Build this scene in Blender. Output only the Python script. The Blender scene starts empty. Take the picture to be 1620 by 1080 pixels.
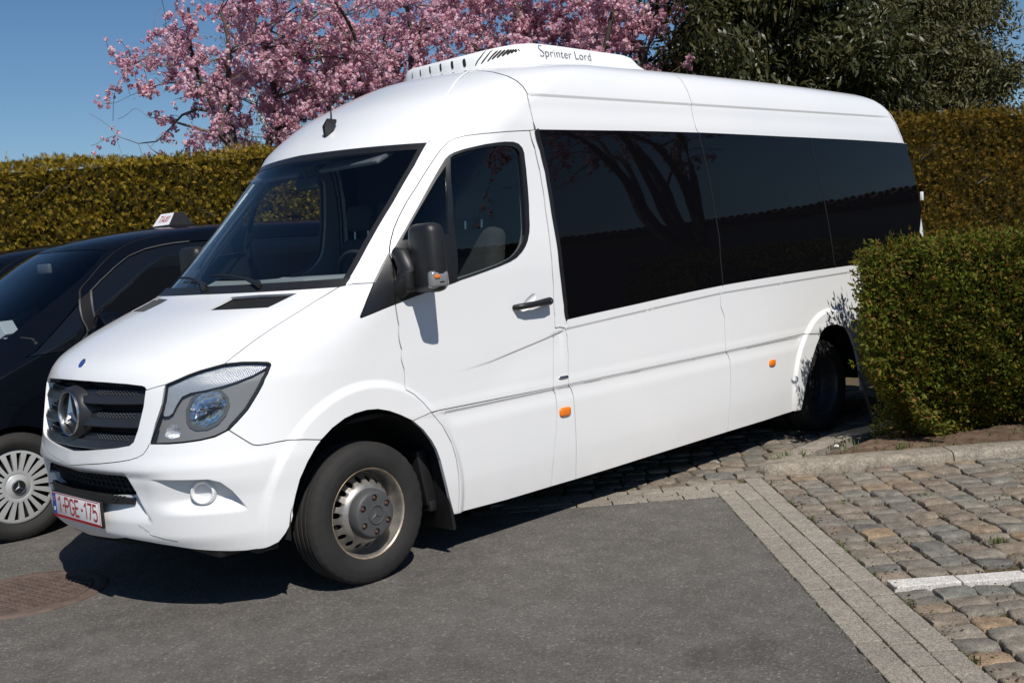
import bpy, bmesh, math, random
import numpy as np
from mathutils import Vector, Matrix
from mathutils.geometry import delaunay_2d_cdt

random.seed(7)
RNG = np.random.default_rng(11)
SC = bpy.context.scene
COL = SC.collection

# ---------------------------------------------------------------- camera, sky, sun, exposure
CAM_POS = (3.2080, 5.2047, 1.5858)
CAM_YAW, CAM_PITCH, CAM_ROLL = math.radians(-135.027), math.radians(-4.970), math.radians(-4.269)
cd = bpy.data.cameras.new('camera')
cam = bpy.data.objects.new('camera', cd); COL.objects.link(cam)
cd.sensor_width = 36.0; cd.lens = 38.97; cd.clip_start = .05; cd.clip_end = 600
_f = Vector((math.cos(CAM_PITCH)*math.cos(CAM_YAW), math.cos(CAM_PITCH)*math.sin(CAM_YAW), math.sin(CAM_PITCH)))
_r = Vector((math.sin(CAM_YAW), -math.cos(CAM_YAW), 0)); _u = _r.cross(_f)
_r2 = _r*math.cos(CAM_ROLL)+_u*math.sin(CAM_ROLL); _u2 = -_r*math.sin(CAM_ROLL)+_u*math.cos(CAM_ROLL)
_m = Matrix((_r2, _u2, -_f)).transposed().to_4x4(); _m.translation = Vector(CAM_POS)
cam.matrix_world = _m
SC.camera = cam

SUN_DIR = Vector((.36, .78, 1.0)).normalized()          # towards the sun
SUN_EL = math.asin(SUN_DIR.z); SUN_AZ = math.atan2(SUN_DIR.x, SUN_DIR.y)
world = bpy.data.worlds.new('World'); SC.world = world; world.use_nodes = True
wn = world.node_tree
sky = wn.nodes.new('ShaderNodeTexSky'); sky.sky_type = 'NISHITA'; sky.sun_disc = False
sky.sun_elevation = SUN_EL; sky.sun_rotation = SUN_AZ
sky.air_density = 1.0; sky.dust_density = .0; sky.ozone_density = 6.5
hs = wn.nodes.new('ShaderNodeHueSaturation'); hs.inputs['Saturation'].default_value = 1.07
wn.links.new(sky.outputs[0], hs.inputs['Color']); wn.links.new(hs.outputs[0], wn.nodes['Background'].inputs[0])
wn.nodes['Background'].inputs[1].default_value = .068
sd = bpy.data.lights.new('sun', 'SUN'); sd.energy = 4.35; sd.angle = math.radians(.53); sd.color = (1.0, .955, .89)
sun = bpy.data.objects.new('sun', sd); COL.objects.link(sun)
sun.rotation_euler = SUN_DIR.to_track_quat('Z', 'Y').to_euler()
vs = SC.view_settings; vs.view_transform = 'Standard'; vs.look = 'None'; vs.exposure = 0.10; vs.gamma = 1.0; vs.use_curve_mapping = False

# ---------------------------------------------------------------- materials
MATS = {}
def _new(name):
    m = bpy.data.materials.new(name); m.use_nodes = True
    nt = m.node_tree; b = nt.nodes['Principled BSDF']
    MATS[name] = m
    return m, nt, b
def N(nt, t, **kw):
    n = nt.nodes.new(t)
    for k, v in kw.items():
        if k.startswith('i_'): n.inputs[k[2:].replace('_', ' ')].default_value = v
        elif k.startswith('n_'): n.inputs[int(k[2:])].default_value = v
        else: setattr(n, k, v)
    return n
def ramp(nt, fac, stops):
    r = nt.nodes.new('ShaderNodeValToRGB'); e = r.color_ramp.elements
    while len(e) < len(stops): e.new(.5)
    for i, (p, c) in enumerate(stops):
        e[i].position = p; e[i].color = (*c, 1) if len(c) == 3 else c
    nt.links.new(fac, r.inputs[0]); return r
def simple(name, col, rough=.5, metal=0.0, coat=0.0, spec=.5, noise=0.0, nscale=20, bump=0.0, bscale=200, coat_rough=.03):
    m, nt, b = _new(name)
    b.inputs['Base Color'].default_value = (*col, 1); b.inputs['Roughness'].default_value = rough
    b.inputs['Metallic'].default_value = metal; b.inputs['Coat Weight'].default_value = coat
    b.inputs['Coat Roughness'].default_value = coat_rough
    b.inputs['Specular IOR Level'].default_value = spec
    tc = N(nt, 'ShaderNodeTexCoord')
    if noise:
        n = N(nt, 'ShaderNodeTexNoise', i_Scale=nscale, i_Detail=6.0, i_Roughness=.6); nt.links.new(tc.outputs['Object'], n.inputs['Vector'])
        r = ramp(nt, n.outputs['Fac'], [(.3, [c*(1-noise) for c in col]), (.7, [min(1, c*(1+noise)) for c in col])])
        nt.links.new(r.outputs[0], b.inputs['Base Color'])
        rr = N(nt, 'ShaderNodeMapRange', i_To_Min=max(.02, rough-.12*min(1, noise*3)), i_To_Max=min(1, rough+.12*min(1, noise*3)))
        nt.links.new(n.outputs['Fac'], rr.inputs['Value']); nt.links.new(rr.outputs[0], b.inputs['Roughness'])
    if bump:
        n2 = N(nt, 'ShaderNodeTexNoise', i_Scale=bscale, i_Detail=3.0); nt.links.new(tc.outputs['Object'], n2.inputs['Vector'])
        bp = N(nt, 'ShaderNodeBump', i_Strength=bump, i_Distance=.002); nt.links.new(n2.outputs['Fac'], bp.inputs['Height'])
        nt.links.new(bp.outputs[0], b.inputs['Normal'])
    return m

# white car paint: clear coat, faint road dirt low on the flanks
def car_paint():
    m, nt, b = _new('white_paint')
    b.inputs['Roughness'].default_value = .38; b.inputs['Coat Weight'].default_value = .8; b.inputs['Coat Roughness'].default_value = .04
    b.inputs['Specular IOR Level'].default_value = .4
    tc = N(nt, 'ShaderNodeTexCoord'); sx = N(nt, 'ShaderNodeSeparateXYZ'); nt.links.new(tc.outputs['Object'], sx.inputs[0])
    mr = N(nt, 'ShaderNodeMapRange', i_From_Min=.55, i_From_Max=.18, i_To_Min=0.0, i_To_Max=.72); nt.links.new(sx.outputs[2], mr.inputs['Value'])
    n = N(nt, 'ShaderNodeTexNoise', i_Scale=7.0, i_Detail=8.0, i_Roughness=.65); nt.links.new(tc.outputs['Object'], n.inputs['Vector'])
    pw = N(nt, 'ShaderNodeMath', operation='POWER', n_1=2.2); nt.links.new(mr.outputs[0], pw.inputs[0])
    mu = N(nt, 'ShaderNodeMath', operation='MULTIPLY'); nt.links.new(pw.outputs[0], mu.inputs[0]); nt.links.new(n.outputs['Fac'], mu.inputs[1])
    n3 = N(nt, 'ShaderNodeTexNoise', i_Scale=1.6, i_Detail=4.0); nt.links.new(tc.outputs['Object'], n3.inputs['Vector'])
    r3 = ramp(nt, n3.outputs['Fac'], [(.35, (.785, .79, .795)), (.65, (.805, .805, .80))])
    mx = N(nt, 'ShaderNodeMix', data_type='RGBA'); nt.links.new(mu.outputs[0], mx.inputs['Factor'])
    nt.links.new(r3.outputs[0], mx.inputs['A']); mx.inputs['B'].default_value = (.50, .44, .37, 1)
    nt.links.new(mx.outputs['Result'], b.inputs['Base Color'])
    return m
car_paint()
simple('roof_white', (.78, .785, .78), .55, coat=.15, noise=.03, nscale=5)
simple('black_paint', (.003, .004, .007), .9, coat=.55, spec=.0, coat_rough=.015)
simple('black_plastic', (.013, .013, .014), .45, noise=.12, nscale=30, bump=.15, bscale=500)
simple('grille_plastic', (.020, .021, .025), .36, noise=.1, nscale=30)
simple('seal_black', (.006, .006, .006), .8)
simple('arch_liner', (.008, .008, .008), .95)
simple('frame_black', (.014, .014, .015), .30, noise=.1)
simple('sail_grey', (.16, .16, .155), .5)
simple('rubber', (.0185, .0172, .0160), .82, noise=.28, nscale=9, bump=.3, bscale=160)
simple('steel_rim', (.40, .375, .34), .40, metal=.75, noise=.28, nscale=14)
simple('rusty_lip', (.42, .32, .21), .5, metal=.6, noise=.4, nscale=25)
simple('cap_grey', (.065, .066, .068), .55, noise=.12, nscale=20, bump=.1)
simple('lug_rust', (.10, .05, .035), .7, noise=.4, nscale=40)
simple('silver_plastic', (.52, .53, .53), .35, metal=.35, noise=.05)
simple('chrome', (.72, .76, .82), .10, metal=1.0)
simple('chrome_dull', (.55, .56, .57), .28, metal=1.0)
simple('lining_grey', (.23, .235, .24), .85)
simple('vent_slat', (.065, .065, .066), .6, spec=.2)
simple('lamp_grey', (.215, .212, .205), .42, metal=.15)
simple('lens_grey', (.20, .205, .21), .12, coat=1.0)
simple('orange_lens', (.82, .20, .012), .25, coat=.6)
simple('red_lens', (.55, .03, .02), .25, coat=.6)
simple('interior_dark', (.020, .021, .024), .8)
simple('dash_grey', (.10, .105, .11), .75)
simple('dash_pale', (.24, .25, .25), .7)
simple('seat_cloth', (.045, .045, .048), .9, noise=.2, nscale=60)
simple('plate_white', (.80, .80, .80), .35, coat=.3)
simple('plate_red', (.42, .02, .03), .4)
simple('plate_blue', (.015, .06, .32), .4)
simple('sign_white', (.82, .82, .82), .4)
simple('text_dark', (.05, .05, .06), .5)
simple('paper_white', (.78, .78, .76), .7)
simple('bark', (.085, .068, .055), .9, noise=.35, nscale=18, bump=.5, bscale=60)
simple('limb_bark', (.14, .112, .088), .9, noise=.3)
simple('twig', (.24, .20, .15), .9, noise=.2)
simple('birch_bark', (.55, .53, .49), .8, noise=.25, nscale=12)
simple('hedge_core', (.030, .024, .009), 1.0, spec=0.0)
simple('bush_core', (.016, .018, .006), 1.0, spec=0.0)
simple('rust_iron', (.125, .088, .070), .8, noise=.35, nscale=14)
simple('rust_iron_low', (.020, .012, .009), 1.0, spec=.05)
simple('wall_render', (.42, .38, .32), .9, noise=.15, nscale=3, bump=.2, bscale=40)
simple('roof_tile', (.075, .045, .034), .85, noise=.35, nscale=4)
simple('wood_door', (.10, .06, .04), .6)
simple('pebble_white', (.72, .70, .66), .6)
simple('dead_leaf', (.085, .048, .026), .8, noise=.4, nscale=60)

def glass(name, tint, refl=.9, alpha=.0, rough=.0):
    """Tinted pane: clear light passes by `tint`, the front reflects."""
    m, nt, b = _new(name); out = nt.nodes['Material Output']; nt.nodes.remove(b)
    tr = N(nt, 'ShaderNodeBsdfTransparent'); tr.inputs[0].default_value = (*tint, 1)
    gl = N(nt, 'ShaderNodeBsdfGlossy', i_Roughness=rough); gl.inputs[0].default_value = (refl, refl, refl, 1)
    fr = N(nt, 'ShaderNodeFresnel', i_IOR=1.52)
    gm = N(nt, 'ShaderNodeNewGeometry'); iv = N(nt, 'ShaderNodeMath', operation='SUBTRACT', n_0=1.0); nt.links.new(gm.outputs['Backfacing'], iv.inputs[1])
    fm = N(nt, 'ShaderNodeMath', operation='MULTIPLY'); nt.links.new(fr.outputs[0], fm.inputs[0]); nt.links.new(iv.outputs[0], fm.inputs[1])
    ms = N(nt, 'ShaderNodeMixShader'); nt.links.new(fm.outputs[0], ms.inputs[0]); nt.links.new(tr.outputs[0], ms.inputs[1]); nt.links.new(gl.outputs[0], ms.inputs[2])
    nt.links.new(ms.outputs[0], out.inputs[0]); return m
glass('windscreen_glass', (.80, .86, .87))
glass('cab_glass', (.66, .70, .70))
glass('lens_clear', (.92, .93, .94))
simple('privacy_glass', (.003, .003, .004), .015, spec=.19)
simple('pane_rubber', (.016, .016, .017), .6, spec=.2)
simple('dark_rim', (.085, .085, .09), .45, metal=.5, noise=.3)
simple('taxi_glass', (.006, .007, .009), .02, spec=.6)

def leaf_mat(name, cols, rough=.5, trans=.25, spec=.35):
    """Leaf colour varies from leaf to leaf; a share of the light passes through."""
    m, nt, b = _new(name); out = nt.nodes['Material Output']
    g = N(nt, 'ShaderNodeNewGeometry')
    r = ramp(nt, g.outputs['Random Per Island'], [(i/(len(cols)-1), c) for i, c in enumerate(cols)])
    nt.links.new(r.outputs[0], b.inputs['Base Color']); b.inputs['Roughness'].default_value = rough; b.inputs['Specular IOR Level'].default_value = spec
    t = N(nt, 'ShaderNodeBsdfTranslucent'); nt.links.new(r.outputs[0], t.inputs[0])
    ms = N(nt, 'ShaderNodeMixShader'); ms.inputs[0].default_value = trans
    nt.links.new(b.outputs[0], ms.inputs[1]); nt.links.new(t.outputs[0], ms.inputs[2]); nt.links.new(ms.outputs[0], out.inputs[0])
    return m
leaf_mat('hedge_leaf', [(.085, .085, .011), (.28, .20, .020), (.42, .27, .026), (.11, .11, .014), (.52, .31, .036), (.085, .10, .014), (.35, .24, .024), (.16, .145, .017)], .7, .28, .15)
leaf_mat('hedge_leaf_brown', [(.070, .062, .010), (.19, .125, .016), (.28, .155, .020), (.10, .085, .012), (.23, .13, .018), (.15, .12, .016)], .75, .26, .15)
leaf_mat('bush_leaf', [(.050, .080, .008), (.085, .118, .012), (.135, .145, .015), (.062, .095, .008), (.22, .095, .030), (.105, .115, .014), (.18, .17, .020), (.055, .085, .010)], .6, .3, .15)
leaf_mat('laurel_leaf', [(.030, .036, .010), (.044, .050, .013), (.066, .066, .018), (.036, .042, .012), (.11, .090, .030)], .42, .16, .42)
leaf_mat('olive_leaf', [(.062, .064, .022), (.090, .088, .032), (.13, .115, .044), (.072, .072, .028)], .5, .2, .3)
leaf_mat('bud_leaf', [(.10, .085, .03), (.075, .07, .025), (.13, .10, .04)], .6, .3, .3)
leaf_mat('blossom_petal', [(.68, .31, .42), (.80, .50, .59), (.86, .66, .72), (.50, .14, .24), (.83, .57, .64), (.88, .74, .79), (.74, .40, .50)], .6, .42, .15)
leaf_mat('grass_blade', [(.06, .10, .015), (.10, .14, .03), (.13, .13, .05)], .6, .3)
leaf_mat('moss_green', [(.045, .055, .012), (.07, .07, .018), (.09, .075, .025)], .95, .1, .1)
# ---------------------------------------------------------------- body surfaces
def pchip(xs, ys):
    xs = np.asarray(xs, float); ys = np.asarray(ys, float)
    h = np.diff(xs); d = np.diff(ys)/h
    m = np.zeros_like(ys)
    for i in range(1, len(xs)-1):
        if d[i-1]*d[i] > 0:
            w1 = 2*h[i]+h[i-1]; w2 = h[i]+2*h[i-1]
            m[i] = (w1+w2)/(w1/d[i-1]+w2/d[i])
    m[0] = d[0]; m[-1] = d[-1]
    def f(q):
        q = np.asarray(q, float)
        i = np.clip(np.searchsorted(xs, q)-1, 0, len(h)-1)
        t = (q-xs[i])/h[i]
        return ((1+2*t)*(1-t)**2*ys[i] + t*(1-t)**2*h[i]*m[i] + t*t*(3-2*t)*ys[i+1] + t*t*(t-1)*h[i]*m[i+1])
    return f

def sstep(a, b, x):
    t = np.clip((x-a)/(b-a), 0, 1)
    return t*t*(3-2*t)

class Body:
    """A car body: every level v has a half width, a nose, a tail and a rounded plan outline.
    u < 0 runs back along the left flank, u in 0..pi round the nose to the right flank."""
    def __init__(self, rows, disp=None, vsplit=2.41, sag=0.0):
        self.sag = sag; self.creases = []
        rows = np.array(rows, float)
        z, w = rows[:, 0], rows[:, 1]
        v = [z[0]]
        for i in range(1, len(z)):
            v.append(v[-1] + (z[i]-z[i-1] if z[i] <= vsplit else math.hypot(z[i]-z[i-1], w[i]-w[i-1])))
        self.v0, self.v1 = v[0], v[-1]
        self.f = [pchip(v, rows[:, k]) for k in range(rows.shape[1])]
        self.disp = disp
    def base(self, u, v):
        z, w, Xf, x0, p, k = [g(v) for g in self.f[:6]]
        ph = np.clip(u, 0, math.pi)
        s, c = np.sin(ph), np.cos(ph)
        A = Xf-x0
        w = np.maximum(w, 1e-4)
        r = ((np.abs(s)/A)**p + (np.abs(c)/w)**p)**(-1/p)
        x = x0 + r*s + np.minimum(u, 0) + np.minimum(math.pi-u, 0)
        y = r*c
        x = x - k*(np.sqrt(y*y+.0004)-.02)*s**3
        z = z - self.sag*sstep(1.9, 2.3, z)*np.clip((-3-x)/2.8, 0, 2)**2
        return np.stack([x, y, z], -1)
    def nrm(self, fn, u, v):
        e = 1.5e-3
        a = fn(u+e, v)-fn(u-e, v); b = fn(u, v+e)-fn(u, v-e)
        n = np.cross(b, a)
        return n/np.maximum(np.linalg.norm(n, axis=-1, keepdims=True), 1e-12)
    def surf(self, u, v):
        P = self.base(u, v)
        if self.disp is None: return P
        return P + self.nrm(self.base, u, v)*self.disp(P, u, v)[..., None]
    def point(self, u, v, off=0.0):
        P = self.surf(u, v)
        N = self.nrm(self.surf, u, v)
        return P + N*off, N

#        z     w     Xf     x0     p    k     
BUS = [(0.20, .962,  .880,  0.00, 2.9, .02),
       (0.26, .968,  .900,  0.00, 2.9, .02),
       (0.33, .975,  .955,  0.00, 2.85, .03),
       (0.40, .981, 1.000,  0.00, 2.8, .04),
       (0.55, .987, 1.012,  0.00, 2.85, .05),
       (0.66, .989, 1.030,  0.00, 2.95, .06),
       (0.70, .990, 1.031,  0.00, 2.95, .06),
       (0.77, .990, 1.024,  0.00, 2.8, .06),
       (0.95, .989, 1.004,  0.00, 2.55, .05),
       (1.06, .988,  .988,  0.00, 2.45, .045),
       (1.11, .987,  .970, -0.02, 2.4, .04),
       (1.17, .986,  .918, -0.06, 2.38, .02),
       (1.25, .985,  .775, -0.14, 2.38, .01),
       (1.35, .984,  .525, -0.25, 2.38, 0),
       (1.44, .983,  .272, -0.35, 2.38, 0),
       (1.50, .980,  .195, -0.42, 2.3, 0),
       (1.80, .958, -.112, -0.72, 2.2, 0),
       (2.15, .934, -.425, -1.10, 2.15, 0),
       (2.22, .929, -.49,  -1.20, 2.28, 0),
       (2.32, .919, -.62,  -1.34, 2.3, 0),
       (2.41, .906, -.76,  -1.50, 2.3, 0),
       (2.53, .865, -1.02, -1.75, 2.2, 0),
       (2.61, .800, -1.23, -2.00, 2.1, 0),
       (2.66, .680, -1.50, -2.25, 2.1, 0),
       (2.682, .50, -1.80, -2.45, 2.1, 0),
       (2.690, .26, -2.03, -2.60, 2.1, 0),
       (2.692,  .0,  -2.15, -2.70, 2.1, 0)]
def bus_tail(z):
    return np.interp(z, [.2, .5, 1.0, 1.44, 1.8, 2.15, 2.35, 2.48, 2.56, 2.61, 2.64, 2.66],
                     [-6.20, -6.23, -6.22, -6.20, -6.15, -6.06, -5.98, -5.90, -5.82, -5.72, -5.62, -5.55])
def bus_disp(P, u, v):
    x, y, z = P[..., 0], np.abs(P[..., 1]), P[..., 2]
    side = sstep(.62, .80, y)*sstep(1.25, .85, np.clip(np.minimum(u, math.pi-u), -9, 9))
    d = np.zeros_like(x)
    rf = np.hypot(x/.60, (z-.345)/.655)                        # front wheel arch flare
    d += side*.016*sstep(1.0, .925, rf)*sstep(.16, .24, z)
    rr = np.hypot((x+4.42)/.565, (z-.345)/.59)
    d += side*.022*sstep(1.0, .94, rr)
    um = np.minimum(u, math.pi-u)                              # fog lamp pocket
    vt = np.interp(um, [.60, .644, .681, .723, .768, 1.02], [.47, .535, .593, .637, .655, .667])
    d += -.045*sstep(vt, vt-.010, v)*sstep(.492, .56, v)*sstep(1.04, .84, um)*sstep(.60, .66, um)
    fold = np.interp(v, [.45, .497, .549, .60, .627, .67], [1.02, 1.051, 1.086, 1.112, 1.123, 1.145])
    d += -.030*sstep(fold, fold+.02, um)*sstep(.45, .56, v)*sstep(.69, .66, v)
    d += -.012*sstep(.705, .66, v)*sstep(.5, .62, v)*sstep(.3, .5, um)*sstep(.9, 1.1, um)
    flat = sstep(-.15, -.5, x)
    d += flat*side*(.003*sstep(.84, .79, z)*sstep(.755, .775, z))                 # moulding above the skirt gap
    mk = (1-sstep(1.06, 1.0, rf))*(1-sstep(1.06, 1.0, rr))
    d += mk*flat*side*(-.007*sstep(.772, .752, z) + .007*sstep(.745, .66, z))    # bevel below it
    zb = np.interp(x, [-4.8, -3.04, -2.45, -1.47, -1.2, -.8], [1.231, 1.214, 1.189, 1.141, 1.10, 1.02])
    d += sstep(-1.25, -1.45, x)*side*(-.006*sstep(zb-.045, zb-.062, z)*sstep(.80, 1.12, z))
    zl = np.interp(x, [-1.45, -.85, -.3], [1.085, .985, .93])                   # door crease
    d += sstep(-1.43, -1.40, x)*sstep(-.55, -1.05, x)*-.006*sstep(zl, zl-.012, z)*sstep(zl-.22, zl-.03, z)*side
    fade = sstep(-.95, -1.45, x)*sstep(-6.0, -5.5, x)                           # roof crease
    d += -.009*fade*sstep(2.418, 2.408, z)*sstep(2.24, 2.36, z)*(y > .8)
    # drip rail from the windscreen corner back over the roof
    return d
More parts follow.
